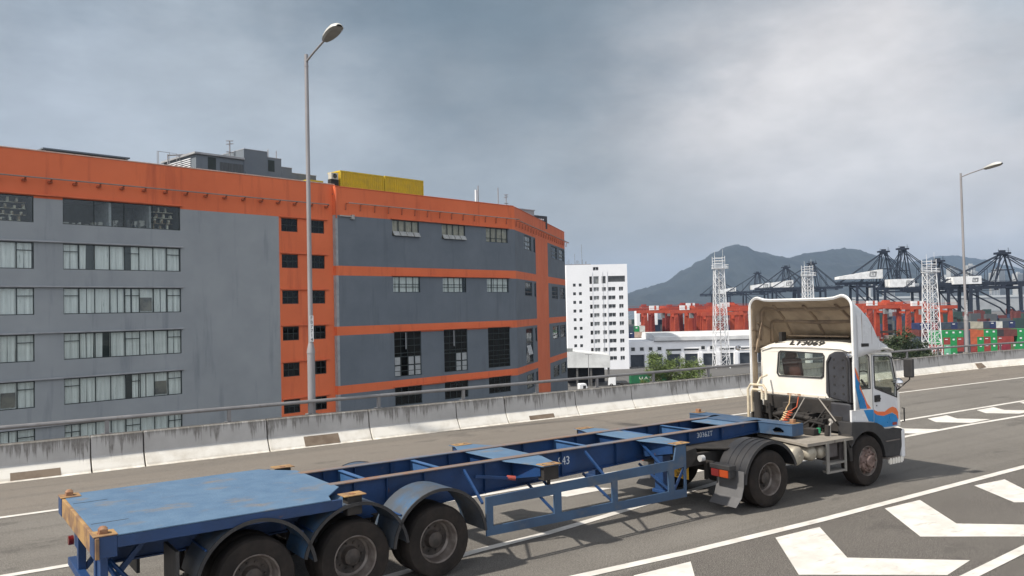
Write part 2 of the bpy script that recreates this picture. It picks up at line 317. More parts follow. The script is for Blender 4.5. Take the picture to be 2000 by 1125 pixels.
def text(st,size,mat,parent,mtx,ext=.002,sx=1.,name='lettering',bold=0.):
    cu=bpy.data.curves.new('txt','FONT'); cu.body=st; cu.size=size; cu.extrude=ext; cu.align_x='CENTER'; cu.align_y='CENTER'; cu.offset=bold; cu.resolution_u=3
    t=bpy.data.objects.new('txt',cu); sc.collection.objects.link(t); dg=bpy.context.evaluated_depsgraph_get(); me=bpy.data.meshes.new_from_object(t.evaluated_get(dg)); bpy.data.objects.remove(t)
    me.transform(mtx@Matrix.Diagonal((sx,1,1,1))); me.materials.clear(); me.materials.append(mat); me.name=name
    o=bpy.data.objects.new(name,me); sc.collection.objects.link(o); o.parent=parent; return o
def face_y(x,y,z): return Matrix.Translation((x,y,z))@Matrix.Rotation(R(90),4,'X')      # reads from -y
def face_x(x,y,z): return Matrix.Translation((x,y,z))@Matrix.Rotation(R(-90),4,'Z')@Matrix.Rotation(R(90),4,'X')  # reads from -x
def arc(cx,cz,r,a0,a1,n): return [(cx+r*math.cos(R(a0+(a1-a0)*i/n)),cz+r*math.sin(R(a0+(a1-a0)*i/n))) for i in range(n+1)]

# ================================================================ ELEVATED ROAD
GZ=-18.
def edgeY(x): return 21.85-(.0085*(x-40)**2 if x>40 else 0)
def road():
    xs=[-60,-20,0,20,40]+list(range(44,151,4))
    o=MB()
    vs=[];fs=[]
    for x in xs: vs+=[(x,-14,0),(x,edgeY(x)+.28,0),(x,-14,-1.3),(x,edgeY(x)+.28,-1.3)]
    for i in range(len(xs)-1):
        a=i*4;b=a+4; fs+=[(a,b,b+1,a+1),(a+2,a+3,b+3,b+2),(a+1,b+1,b+3,a+3),(a,a+2,b+2,b)]
    o.add(vs,fs); struct(o.build('road',ASPH))
    # markings: sheets 4 mm above the asphalt
    def line(name,pts,w,z=.008):
        b=MB(); pts=[Vector((*p,0)) for p in pts]; L=[];Rr=[]
        for i,p in enumerate(pts):
            d=(pts[min(i+1,len(pts)-1)]-pts[max(i-1,0)]).normalized(); n=Vector((-d.y,d.x,0))*w/2; L.append((p+n).to_tuple()[:2]); Rr.append((p-n).to_tuple()[:2])
        for i in range(len(pts)-1): b.quad((*L[i],z),(*Rr[i],z),(*Rr[i+1],z),(*L[i+1],z))
        struct(b.build(name,MARK,recalc=False))
    line('road_line',[(-20,17.95),(4,17.93),(13,17.85),(21,18.2),(31,18.15),(41,17.75),(52,16.6),(70,13.5)],.15)
    line('road_line',[(-20,13.8),(1,13.82),(8,13.72),(13,13.68),(24,13.9),(31.5,13.74),(42,13.2),(55,11.9),(70,9.6)],.16)
    line('road_line',[(-20,7.0),(0,9.55),(6.7,10.62),(8.05,10.72),(14,11.7),(21.1,12.22),(24,12.2),(27.4,12.03),(36,11.5),(50,10.0),(65,7.3)],.16)
    line('road_line',[(-8,9.9),(4,8.98),(7.16,8.74),(9,8.6),(12,8.48),(15,8.45),(19.1,8.42),(26,8.2),(40,7.3),(60,4.8)],.17)
    line('road_line',[(-12,5.2),(11,5.58),(12.9,5.70),(20,6.0),(32,6.2),(50,5.4)],.17)
    b=MB()
    for k in range(-4,6):
        x=10.62+2.93*k; P=[(0,8.3),(1.04,8.25),(-.07,7.03),(1.1,5.92),(.25,5.79),(-1.22,6.99)]
        if k>=2: P=[(0,8.25),(1.0,8.15),(.1,7.25),(.9,6.6),(0,6.5),(-.85,7.15)]
        sk=(-.01*(x-10)); P=[(x+a,y+sk) for a,y in P]
        b.quad(*[(P[i][0],P[i][1],.004) for i in (0,5,2,1)]); b.quad(*[(P[i][0],P[i][1],.004) for i in (5,4,3,2)])
    struct(b.build('road_chevron',MARK,recalc=False))
    b=MB()
    for k in range(-5,5):
        x=24.78+2.97*k; wz=min(1,max(.2,1)) ; y0=13.62; yl=12.33
        if x<22.5: yl=12.3 if x>20 else 12.55
        ym=(y0+yl)/2+.1; h=(y0-yl)/1.3
        P=[(0,y0),(1.12,y0),(.62,ym-.03),(1.15,yl),(.0,yl),(-.55*h,ym)]
        P=[(x+a,y) for a,y in P]
        b.quad(*[(P[i][0],P[i][1],.004) for i in (0,5,2,1)]); b.quad(*[(P[i][0],P[i][1],.004) for i in (5,4,3,2)])
    struct(b.build('road_chevron',MARK,recalc=False))
road()
# parapet
def parapet():
    t=thing('parapet_wall',(0,21.66,0),0,'long low concrete parapet with black drip stains along the far edge of the elevated road','wall')
    J=[-14,-10.9,-8,-5,-2.2,.2,3.06,4.23,7.28,10.22,13.12,14.92,17.79,20.36,23.17,26.1,29,32,35,38,41,44.,47,50,53,56,59,62,65,70,76,84,94,106]
    prof=[(0,0),(.05,.035),(.20,.30),(.235,.34),(.27,.80),(.30,.825),(.47,.825),(.50,.80),(.50,-.5),(.0,-.5)]
    rnd=random.Random(4)
    for i in range(len(J)-1):
        a,b=J[i]+.018,J[i+1]-.018; k=2 if b<40 else 3; g=MB(); xs=[a+(b-a)*q/k for q in range(k+1)]
        vs=[];jit=rnd.uniform(-.008,.008)
        for x in xs:
            dy=edgeY(x)-21.85+jit
            vs+=[(x,y+dy,z) for y,z in prof]
        n=len(prof); fs=[]
        for q in range(k):
            for p in range(n): fs.append((q*n+p,q*n+(p+1)%n,(q+1)*n+(p+1)%n,(q+1)*n+p))
        fs+=[tuple(range(n)),tuple(k*n+p for p in reversed(range(n)))]
        g.add(vs,fs); g.build('wall_panel',CONC,t,bevel=.008)
    br=M('brown_drain_cover',(.20,.155,.115),.8,col2=(.15,.11,.08),scale=3)
    for a,b in ((1.42,2.42),(8.25,9.25),(15.75,16.75),(44.2,45.5)):
        dy=edgeY((a+b)/2)-21.85
        MB().add([(a,.035+dy,.03),(b,.035+dy,.03),(b,.19+dy,.275),(a,.19+dy,.275),(a,.10+dy,.03),(b,.10+dy,.03),(b,.25+dy,.275),(a,.25+dy,.275)],[(0,3,2,1),(4,5,6,7),(0,1,5,4),(1,2,6,5),(2,3,7,6),(3,0,4,7)]).build('drain_cover',br,t)
    r=thing('railing',(0,22.12,.82),0,'grey tubular steel railing running along the top of the stained parapet','railing')
    xs=[-30,-10,0,20,40]+list(range(44,106,4))
    MB().tube([(x,edgeY(x)-21.85,.36) for x in xs],.05,10).build('rail',RAILM,r)
    P=[-8,-5.2,-2.3,.55,3.45,6.35,8.55,10.63,13.51,16.36,18.95,21.66,24.6,27.4]+[30.2+2.8*i for i in range(22)]
    g=MB(); g.box(-.045,.045,-.03,.03,0,.32); g.box(-.11,.11,-.09,.09,0,.015)
    p0=None
    for x in P:
        if p0 is None: p0=g.build('post',RAILM,r); o=p0
        else: o=p0.copy(); sc.collection.objects.link(o)
        o.location=(x,edgeY(x)-21.85,.0)
parapet()
def lamp(x,y,z0,label,num,top=10.92,rz=0):
    t=thing('street_lamp',(x,y,z0),rz,label,'street lamp','street lamps along the parapet')
    h=top-z0
    MB().tube([(0,0,0),(0,0,1.72-.0)],.105,20).tube([(0,0,1.70),(0,0,1.76),(0,0,1.98)],[.115,.112,.07],20,False).build('base_column',POLE,t)
    MB().tube([(0,0,1.95),(0,0,h)],[.068,.052],20).tube([(0,0,h-.35),(0,0,h-.32)],.060,20).build('pole',POLE,t)
    MB().box(-.14,.14,-.14,.14,-.3,.02).build('mounting_block',CONC,t)
    MB().tube([(0,0,h-.2),(0,-.6,h-.08),(0,-1.45,h+.05)],.028,10).build('arm',POLE,t)
    # lantern: rounded shell over a flat lens, tilted with the arm
    l=MB(); n=14; secs=[(-1.30,.05,.02),(-1.40,.10,.07),(-1.58,.155,.12),(-1.85,.19,.16),(-2.10,.19,.155),(-2.26,.15,.11),(-2.33,.08,.05)]
    vs=[];fs=[]
    for (yy,wd,hh) in secs:
        for k in range(n+1): a=math.pi*k/n; vs.append((wd*math.cos(a),yy,h+.02+(-yy-1.3)*.10+hh*math.sin(a)))
    for i in range(len(secs)-1):
        for k in range(n): fs.append((i*(n+1)+k,i*(n+1)+k+1,(i+1)*(n+1)+k+1,(i+1)*(n+1)+k))
    l.add(vs,fs,True); l.build('lantern_cover',M('lantern_grey',(.50,.50,.48),.5),t,recalc=True)
    b=MB(); vs=[];
    for s_ in (1,-1):
        for (yy,wd,hh) in (secs if s_>0 else reversed(secs)): vs.append((s_*wd*.97,yy,h+.015+(-yy-1.3)*.10))
    b.add(vs,[tuple(range(len(vs)))]); b.add([(x_*.82,-1.85+(y_+1.85)*.8,z_-.055) for x_,y_,z_ in vs],[tuple(range(len(vs)))])
    m_=len(vs); b.f+=[[i,(i+1)%m_,m_+(i+1)%m_,m_+i] for i in range(m_)]; b.mi+=[0]*m_; b.sm+=[False]*m_
    b.build('lens',LENS,t)
    pl=MB(); pl.box(-.055,.055,-.082,-.073,2.02,2.75); s=pl.build('number_plate',M('plate_white',(.75,.75,.75),.6),t)
    for i,ch in enumerate(num): text(ch,.13,BLACKP,s,face_y(0,-.084,2.68-i*.12))
    return t
lamp(8.70,22.36,.80,'near tall grey street lamp rising in front of the orange and grey factory','FB7714')
lamp(44.75,22.34,.80,'distant grey street lamp standing before the container stacks at the right','FB7716',10.28,R(-11))
g_=MB().add([(-3000,-2000,GZ),(9000,-2000,GZ),(9000,9500,GZ),(-3000,9500,GZ)],[(0,1,2,3)]); struct(g_.build('ground',HULL,recalc=False))
for k,n_ in enumerate(('first','second','third','fourth','fifth','sixth','seventh')):
    x=-40+30*k; tag(MB().box(x-1.2,x+1.2,2,6,GZ,-2.4).box(x-1,x+1,-6,18,-2.4,-1.31).build('viaduct_pier',HULL),'concrete pier under the elevated road, '+n_+' from the left','pier','piers under the elevated road')
# ================================================================ TRAILER  (local x along, y across: 0 = near side)
def wheel(parent,x,y,out,r=.49,wid=.26,kind='deep',zc=None):
    """out=-1: outer face towards -y"""
    zc=zc if zc is not None else r; s=out
    w_=thing('wheel',(x,y,zc),0); w_.parent=parent
    pr=[(.285,.02),(.30,0),(.40,-.012),(.46,.0),(r-.004,.035),(r,.06),(r,wid-.06),(r-.004,wid-.035),(.46,wid),(.30,wid),(.285,wid-.02)]
    t=MB(); t.lathe([(a,-s*b) for a,b in pr],n=48,closed=True)
    for q in (.09,.13,.17): pass
    t.build('tyre',RUBBER,w_)
    if kind=='deep':
        ri=[(.295,.012),(.285,.004),(.272,.015),(.262,.06),(.252,.175),(.225,.195),(.16,.198),(.125,.188),(.110,.16),(.105,.10),(.08,.085),(0,.082)]
        rm=MB().lathe([(a,-s*b) for a,b in ri[:6]],n=48); rm.build('rim',RIM,w_)
        hb=MB().lathe([(a,-s*b) for a,b in ri[5:]],n=24)
        for k in range(10):
            a=R(36*k); hb.tube([(.165*math.cos(a),-s*.198,.165*math.sin(a)),(.165*math.cos(a),-s*.17,.165*math.sin(a))],.013,6)
        for k in range(8):
            a=R(45*k+20); hb.tube([(.205*math.cos(a),-s*.20,.205*math.sin(a)),(.205*math.cos(a),-s*.192,.205*math.sin(a))],.021,8)
        hb.build('hub',RIMD,w_)
    else:
        ri=[(.295,.012),(.285,.004),(.27,.02),(.255,.06),(.235,.075),(.225,.03),(.205,-.01),(.15,-.018),(.125,-.02),(.12,-.05),(.10,-.07),(0,-.075)]
        MB().lathe([(a,-s*b) for a,b in ri[:6]],n=48).build('rim',RIM,w_)
        hb=MB().lathe([(a,-s*b) for a,b in ri[5:]],n=32)
        for k in range(8):
            a=R(45*k); hb.tube([(.175*math.cos(a),-s*-.012,.175*math.sin(a)),(.175*math.cos(a),-s*-.05,.175*math.sin(a))],.02,6)
        for k in range(8):
            a=R(45*k+22); hb.tube([(.236*math.cos(a),-s*.05,.236*math.sin(a)),(.236*math.cos(a),-s*.03,.236*math.sin(a))],.028,8)
        hb.build('hub',HUBR,w_)
    return w_
def fender(parent,x,y0,y1,zc,r,a0,a1,mat,th=.018,lip=.035):
    A=arc(x,zc,r,a0,a1,22); B=arc(x,zc,r-th,a0,a1,22); g=MB(); n=len(A)
    poly=A+B[::-1]
    vs=[];
    for yy in (y0,y1):
        for p in A: vs.append((p[0],yy,p[1]))
        for p in B: vs.append((p[0],yy,p[1]))
    fs=[]; o=2*n
    for i in range(n-1):
        fs+=[(i,i+1,o+i+1,o+i),(n+i,o+n+i,o+n+i+1,n+i+1),(i,n+i,n+i+1,i+1),(o+i,o+i+1,o+n+i+1,o+n+i)]
    fs+=[(0,o,o+n,n),(n-1,2*n-1,o+2*n-1,o+n-1)]
    g.add(vs,fs,True)
    # rolled lip on the outer edge
    L1=arc(x,zc,r+.006,a0,a1,22); L2=arc(x,zc,r-lip,a0,a1,22); vs=[]
    for yy in (y0-.012,y0+.006):
        vs+=[(p[0],yy,p[1]) for p in L1]+[(p[0],yy,p[1]) for p in L2]
    fs=[]
    for i in range(n-1): fs+=[(i,i+1,n+i+1,n+i),(o+i,o+n+i,o+n+i+1,o+i+1),(i,o+i,o+i+1,i+1),(n+i,n+i+1,o+n+i+1,o+n+i)]
    fs+=[(0,n,o+n,o),(n-1,o+n-1,o+2*n-1,2*n-1)]
    o_=g.build('mudguard',mat,parent,sharp=50); g=MB(); g.add(vs,fs,True); g.build('mudguard_lip',PLAST,o_,sharp=50); return o_
def trailer():
    T=thing('container_trailer',(1.4948,9.8995,0),.0127,'long empty blue skeletal container trailer with three axles and rusty deck corners','trailer')
    NR,FR=.78,1.83
    bp=[(.05,.78),(4,.78),(6.6,.865),(8.8,.93),(9.4,.955),(11,1.05),(11.95,1.08)]
    for yc in (NR,FR):
        poly=[(.05,1.268)]+[(11.95,1.268)]+bp[::-1]
        g=MB().prism(poly,'y',yc-.007,yc+.007)
        for i in range(len(bp)-1): g.bar((bp[i][0],yc,bp[i][1]),(bp[i+1][0],yc,bp[i+1][1]),.15,.018)
        for u in (3.25,3.75,4.35,5.4,6.9,8.1,9.9,10.8): 
            zb=[b for b in bp if b[0]<=u][-1][1]+.03
            for s in (-1,1): g.box(u-.005,u+.005,yc+s*.008,yc+s*.068,zb,1.266)
        o=g.build('chassis_rail',BLUE,T)
        MB().box(2.9,12.0,yc-.075,yc+.075,1.276,1.292).build('top_flange',RUSTRAIL,o,bevel=.003)
    # rear deck
    d=MB(); d.prism([(-.06,-.12),(2.55,-.12),(2.62,.12),(2.95,.55),(2.95,2.06),(2.62,2.42),(2.55,2.54),(-.06,2.54)],'z',1.275,1.29)
    d.build('deck_plate',BLUETOP,T,bevel=.004)
    for y in (.55,1.85): MB().box(-.03,.36,y-.008,y+.008,1.2905,1.2915).build('deck_slot',BLK,T)
    for a,b in ((-.12,-.06),(2.48,2.54)): MB().box(.12,2.7,a,b,1.15,1.272).build('side_beam',BLUE,T,bevel=.004)
    g=MB()
    for u in (.5,1.1,1.7,2.3): g.box(u-.03,u+.03,-.05,2.47,1.13,1.27)
    g.build('deck_bearer',BLUE,T)
    rb=MB().box(-.10,-.06,-.16,2.58,1.06,1.285).build('rear_beam',YRUST,T,bevel=.006)
    MB().box(-.055,.10,-.05,2.47,1.07,1.26).build('rear_crossmember',BLUE,T)
    for yy in (0,2.412):
        s=-1 if yy<1 else 1
        c=MB(); c.box(-.11,.12,yy-.13,yy+.13,1.06,1.287); k=c.build('corner_casting',BLUE,T,bevel=.008)
        MB().box(-.115,.125,yy-.135,yy+.135,1.291,1.299).build('rust_plate',YRUST,k)
        MB().cbox((.0,yy,1.325),(.085,.10,.05)).lathe([(.05,1.35),(.03,1.372),(0,1.38)],(0.0,yy,0),'z',12).tube([(0,yy,1.27),(0,yy,1.305)],.06,12).build('twist_lock',RUST,k,bevel=.006)
    # mid-deck lock pockets
    def pocket(u,yy,s,small=False):
        g=MB(); g.panel([(u-.15,yy-.10),(u+.15,yy-.10),(u+.15,yy+.12),(u-.15,yy+.12)],[[(u+.045*math.cos(R(a)),yy+.045*math.sin(R(a))) for a in range(0,360,30)]],'z',1.29,1.302)
        o=g.build('lock_plate',YRUST,T,bevel=.002)
        MB().box(u-.10,u+.10,yy-.08,yy+.08,1.05,1.285).build('lock_housing',BLK,o,bevel=.01)
        MB().tube([(u,yy,1.27),(u,yy,1.305)],.035,10).build('twist_lock',RUST,o)
        return o
    for yy in (-.02,2.45): pocket(2.88,yy,1)
    def bolster(u,w0,w1,nm='bolster'):
        P=[(u-w0,-.10),(u-w0,.12),(u-w1,.62),(u-w1,2.0),(u-w0,2.35),(u-w0,2.55),(u+w0,2.55),(u+w0,2.35),(u+w1,2.0),(u+w1,.62),(u+w0,.12),(u+w0,-.10)]
        g=MB().prism(P,'z',1.262,1.274); o=g.build('bolster',BLUETOP,T,bevel=.003)
        b=MB()
        for y0,y1 in ((.0,.70),(1.91,2.45)):
            for q in (-1,1):
                z1=.98 if y0<1 else 1.12; z2=1.12 if y0<1 else .98
                b.add([(u+q*w0*.8-.008,y0,z2),(u+q*w0*.8+.008,y0,z2),(u+q*w0*.8+.008,y1,z1),(u+q*w0*.8-.008,y1,z1),(u+q*w0*.8-.008,y0,1.26),(u+q*w0*.8+.008,y0,1.26),(u+q*w0*.8+.008,y1,1.26),(u+q*w0*.8-.008,y1,1.26)],[(0,3,2,1),(4,5,6,7),(0,1,5,4),(1,2,6,5),(2,3,7,6),(3,0,4,7)])
            b.bar((u,y0,z2),(u,y1,z1),w0*1.7,.012)
        b.box(u-w1*.8,u+w1*.8,.79,1.82,.95,.965).box(u-w1*.8,u-w1*.8+.012,.79,1.82,.965,1.26).box(u+w1*.8-.012,u+w1*.8,.79,1.82,.965,1.26)
        b.build('gusset',BLUE,o)
        for yy in (0,2.45):
            for q in ((-.085,.085) if w0>.165 else (0,)):
                g=MB().panel([(u+q-.08,yy-.11),(u+q+.08,yy-.11),(u+q+.08,yy+.09),(u+q-.08,yy+.09)],[[(u+q+.04*math.cos(R(a)),yy-.01+.04*math.sin(R(a))) for a in range(0,360,40)]],'z',1.275,1.283)
                g.build('lock_plate',YRUST,o)
            MB().box(u-w0+.05,u+w0-.05,yy-.07,yy+.07,1.05,1.258).box(u-.02,u+.02,yy-.02,yy+.02,.93,1.05).build('lock_housing',BLK,o,bevel=.006)
    bolster(6.06,.19,.35); bolster(8.85,.17,.29)
    for u in (3.5,4.72,7.6,9.22,10.25):
        MB().box(u-.035,u+.035,.86,1.75,1.255,1.266).box(u-.005,u+.005,.80,1.81,.93,1.255).build('cross_member',M('light_blue_paint',(.045,.11,.25),.5,col2=(.03,.09,.20),scale=2),T)  # lighter blue than the chassis rails
    MB().prism([(11.1,.86),(11.9,.86),(11.9,1.75),(11.1,1.75)],'z',1.252,1.266).build('kingpin_plate',BLUETOP,T)
    # front bolster
    f=MB(); f.prism([(11.86,-.07),(12.22,-.07),(12.22,2.5),(11.86,2.5),(11.86,1.9),(11.55,1.75),(11.55,.86),(11.86,.70)],'z',1.272,1.292)
    f.panel([(-.07,1.075),(.72,1.06),(.72,1.27),(-.07,1.27)],[[(.12,1.12),(.34,1.11),(.38,1.15),(.30,1.21),(.20,1.21),(.12,1.16)]],'x',11.87,11.885)
    f.box(11.87,11.885,1.9,2.5,1.07,1.27).box(12.19,12.22,-.07,2.5,1.07,1.27).box(11.88,12.19,-.07,-.055,1.07,1.27).box(11.88,12.19,2.485,2.5,1.07,1.27).box(11.88,12.19,-.05,2.48,1.06,1.07)
    fb=f.build('front_bolster',BLUEG,T,bevel=.004)
    for yy in (.03,2.40):
        MB().box(11.95,12.18,yy-.08,yy+.12,1.294,1.302).build('rust_plate',YRUST,fb)
        MB().cbox((12.06,yy+.02,1.335),(.08,.09,.07)).build('twist_lock',RUST,fb,bevel=.008)
    # side guard
    g=MB(); o0=[(4.88,.40),(8.95,.38),(8.95,1.0),(8.95,1.0),(4.88,.98)]
    O=[(4.88,.42),(8.95,.37),(8.95,1.25),(8.72,1.25),(8.66,1.02),(4.88,.965)]
    def hole(a,b,zb,zt): return [(a,zb),(b,zb),(b,zt),(a,zt)]
    H=[hole(5.0,6.10,.545,.825),hole(6.24,7.26,.535,.845),hole(7.38,8.52,.52,.86),[(8.66,.52),(8.90,.51),(8.90,.88),(8.66,.86)]]
    g.panel(O,H,'y',-.075,-.045); g.build('side_guard',BLUEG,T,bevel=.003)
    for u in (4.95,6.17,7.32,8.6):
        s=MB().bar((u+.02,.72,.86),(u+.02,-.03,.50),.032,.032).bar((u+.06,.70,1.22),(u-.10,-.03,.88),.032,.032)
        if u>8: s.bar((8.93,-.04,.86),(8.68,-.04,.52),.05,.012,(0,1,0))
        s.build('guard_strut',BLUE,T)
    c=MB().bar((5.2,.69,1.1),(5.75,.58,1.02),.04,.04); o=c.build('winding_handle',BLUE,T)
    MB().tube([(5.72,.60,1.03),(5.84,.55,1.01)],.035,10).build('grip',M('faded_red_rubber',(.40,.08,.06),.6),o)
    for y in (.25,2.0): MB().box(8.72,8.92,y,y+.2,.45,1.05).box(8.7,8.94,y-.05,y+.25,.40,.46).build('landing_leg',BLUE,T,bevel=.01)
    # running gear
    for u,zc in ((4.12,.47),(2.9,.475),(1.63,.46)):
        wheel(T,u,-.06,-1,.485,.27,'deep',.485); wheel(T,u,.24,-1,.485,.25,'deep',.485)
        wheel(T,u,2.49,1,.485,.27,'deep',.485)
        MB().tube([(u,.1,.485),(u,2.35,.485)],.065,12).build('axle',BLK,T)
        g=MB()
        for yy in (.72,1.85):
            g.bar((u-.55,yy,.66),(u,yy,.58),.08,.05); g.bar((u,yy,.58),(u+.55,yy,.66),.08,.05); g.box(u-.60,u-.50,yy-.06,yy+.06,.60,.80); g.box(u-.06,u+.06,yy-.06,yy+.06,.50,.66)
        g.build('leaf_spring',BLK,T)
        for y0,y1 in ((-.13,.50),(2.55,1.95)):
            fender(T,u,y0,y1,.48,.725,4 if u>4 else 8,176 if u>4 else 168,FENDP)
        [MB().tube([(u+.738*math.cos(R(q_)),y_,.48+.738*math.sin(R(q_))) for y_ in (-.08,.50)],.014,6).build('mudguard_stay',BLUE,T) for q_ in (142,40)]
    # rear: flaps, posts, lamps
    for y in (-.08,1.96): MB().box(.72,.76,y,y+.55,.25,.98).build('mud_flap',PLAST,T)
    g=MB()
    for yy in (.55,1.75): g.box(.0,.09,yy-.05,yy+.05,.45,1.07); g.bar((.55,yy,1.05),(.08,yy,.5),.06,.06)
    g.box(-.02,.08,.0,2.42,.40,.50); g.box(.02,.10,.3,.5,.62,1.0); g.box(.02,.10,1.95,2.15,.7,1.05); g.bar((.05,.40,.95),(.3,.1,.5),.04,.04).bar((.12,.40,.9),(.45,.15,.5),.04,.04); g.build('rear_guard',BLUE,T,bevel=.005)
    for y in (.05,2.3): MB().tube([(-.03,y,.74),(.03,y,.74)],.06,14).build('tail_lamp',REDL,T)
    text('943',.19,WHITEL,T,face_y(6.98,NR-.012,1.10),.001,.9); text('30362T',.135,WHITEL,T,face_y(10.38,NR-.012,1.175),.001,1.05)
trailer()
# ================================================================ TRACTOR UNIT
def tractor():
    K=thing('truck',(13.0,9.51646,0),-.0412,'white truck with tall roof deflector and blue and orange stripes pulling the trailer','truck')
    # chassis
    g=MB()
    for yc in (.82,1.66): g.box(-2.2,2.9,yc-.04,yc+.04,.74,.96)
    for u in (-2.15,-1.3,-.3,.6,1.5): g.box(u-.05,u+.05,.86,1.62,.76,.94)
    g.prism([(-2.35,1.02),(-1.95,1.08),(-1.9,.9),(-2.2,.72),(-2.35,.8)],'y',.70,1.78)
    g.build('chassis',BLK,K,bevel=.01)
    f=MB(); f.prism([(-1.35,.55),(-1.1,.45),(-.5,.5),(-.3,.75),(-.3,1.75),(-.5,2.0),(-1.1,2.05),(-1.35,1.95),(-1.8,1.5),(-1.8,1.0)],'z',1.0,1.035); f.build('fifth_wheel',BLK,K,bevel=.01)
    wheel(K,-.86,0,-1,.50,.28,'deep',.50); wheel(K,-.86,.30,-1,.50,.26,'deep',.50); wheel(K,-.86,2.46,1,.50,.28,'deep',.50)
    wheel(K,1.97,0,-1,.49,.29,'front',.49); wheel(K,1.97,2.46,1,.49,.29,'front',.49)
    MB().tube([(-.86,.2,.5),(-.86,2.3,.5)],.09,12).lathe([(.0,-.2),(.2,-.17),(.24,0),(.2,.17),(0,.2)],(-.86,1.23,.5),'x',20).tube([(1.97,.2,.47),(1.97,2.3,.47)],.06,10).tube([(-.7,1.23,.5),(1.5,1.23,.75)],.05,10).build('axle',BLK,K)
    for y0,y1 in ((-.035,.60),(2.50,1.86)): 
        fender(K,-.86,y0,y1,.47,.70,18,178,FENB,.02,.05)
    rb=MB()
    for yy in (.12,.26,.40):
        rb.tube([(p[0],yy,p[1]) for p in arc(-.86,.47,.704,60,176,14)],.012,6)
    rb.build('mudguard_rib',FENB,K)
    for y0,y1 in ((-.06,.56),(1.90,2.5)):
        fl=MB(); P=[(-1.58,.72),(-1.60,.45),(-1.66,.28),(-1.80,.14)]
        for i in range(3):
            a,b=P[i],P[i+1]; fl.add([(a[0],y0,a[1]),(a[0],y1,a[1]),(b[0],y1,b[1]),(b[0],y0,b[1]),(a[0]-.012,y0,a[1]),(a[0]-.012,y1,a[1]),(b[0]-.012,y1,b[1]),(b[0]-.012,y0,b[1])],[(0,1,2,3),(4,7,6,5),(0,4,5,1),(1,5,6,2),(2,6,7,3),(3,7,4,0)])
        fl.build('mud_flap',M('grey_rubber_flap',(.10,.10,.105),.7,col2=(.07,.07,.075),scale=2),K)
    for y0,y1 in ((.10,.52),(1.95,2.37)):
        l=MB().box(-1.80,-1.62,y0-.02,y1+.02,.74,.82).box(-1.78,-1.64,y0,y1,.60,.74).build('light_cluster',PLAST,K,bevel=.01)
        MB().box(-1.80,-1.782,y0+.015 if y0<1 else y0+.215,(y0+y1)/2 if y0<1 else y1-.015,.61,.735).build('indicator_lens',ORL,l,bevel=.006)
        MB().box(-1.80,-1.782,(y0+y1)/2+.01 if y0<1 else y0+.01,y1-.015 if y0<1 else (y0+y1)/2-.005,.61,.735).build('brake_lens',REDL,l,bevel=.006)
    MB().box(-1.75,-1.70,.5,2.0,.78,.84).box(-1.75,-1.70,.66,.72,.5,.8).build('rear_crossbar',BLK,K)
    pl=MB().box(-2.02,-2.01,.84,1.24,.50,.72).build('licence_plate',YPLATE,K,bevel=.003); 
    text('LT',.10,BLACKP,pl,face_x(-2.023,1.04,.665)); text('3069',.11,BLACKP,pl,face_x(-2.023,1.04,.56))
    MB().tube([(-1.95,.62,.90),(-1.86,.62,.90)],.055,14).build('work_lamp',M('lamp_glass',(.5,.5,.5),.2),K)
    # deck plate over the tanks
    MB().prism([(.13,-.03),(1.48,-.03),(1.60,.28),(1.62,2.2),(.62,2.2),(.50,1.44)],'z',.995,1.01).bar((.13,-.02,.98),(1.48,-.02,.98),.02,.05).bar((.14,-.02,.98),(.50,1.44,.98),.02,.05).build('deck_plate',DECKP,K,bevel=.003)
    for x,r in ((-.02,.175),(.38,.14),(.67,.125)):
        MB().lathe([(0,-.035),(r*.5,-.028),(r*.85,-.005),(r,.03),(r,.62),(r*.8,.66),(0,.68)],(x,.06,.80),'y',28).tube([(x,.03,.80),(x,.01,.80)],.015,8).build('air_tank',TANK,K,sharp=60)
    MB().box(.78,1.15,.08,.6,.66,.93).box(1.3,1.62,.15,.7,.5,1.0).build('battery_box',M('dusty_dark_box',(.085,.075,.075),.7,col2=(.06,.05,.05),scale=3),K,bevel=.02)
    g=MB(); g.box(.655,.735,-.045,-.015,.40,.975).box(1.19,1.245,-.045,-.015,.39,.975).box(.735,1.19,-.045,.12,.56,.60).box(.735,1.19,-.045,.12,.40,.44); g.build('step_ladder',M('ladder_grey',(.20,.19,.175),.6,scale=3),K,bevel=.004)
    # clutter beside the front wheel
    g=MB(); g.lathe([(0,-.02),(.10,0),(.12,.05),(.12,.25),(0,.27)],(1.50,.02,.93),'y',18).box(1.38,1.46,-.02,.1,.55,.8).tube([(1.33,.02,.98),(1.36,-.02,.7),(1.42,0,.55)],.02,8); g.tube([(1.1,1.1,1.02),(1.25,.8,1.25),(1.45,.6,1.18)],.025,8).tube([(1.2,.35,1.02),(1.2,.33,1.22)],.05,10).box(1.0,1.2,.5,.75,1.02,1.14).build('valve_block',BLK,K,bevel=.008)
    MB().tube([(1.25,.32,1.01),(1.25,.32,1.22),(1.30,.30,1.30)],.022,8).tube([(1.22,.25,1.29),(1.32,.36,1.31)],.03,8).build('filler_pipe',M('pale_metal',(.45,.43,.40),.5,metal=.4),K)
    MB().tube([(1.18,.52,1.05),(1.18,.52,1.15)],.04,10).build('air_filter_cap',M('green_cap',(.03,.30,.14),.5),K)
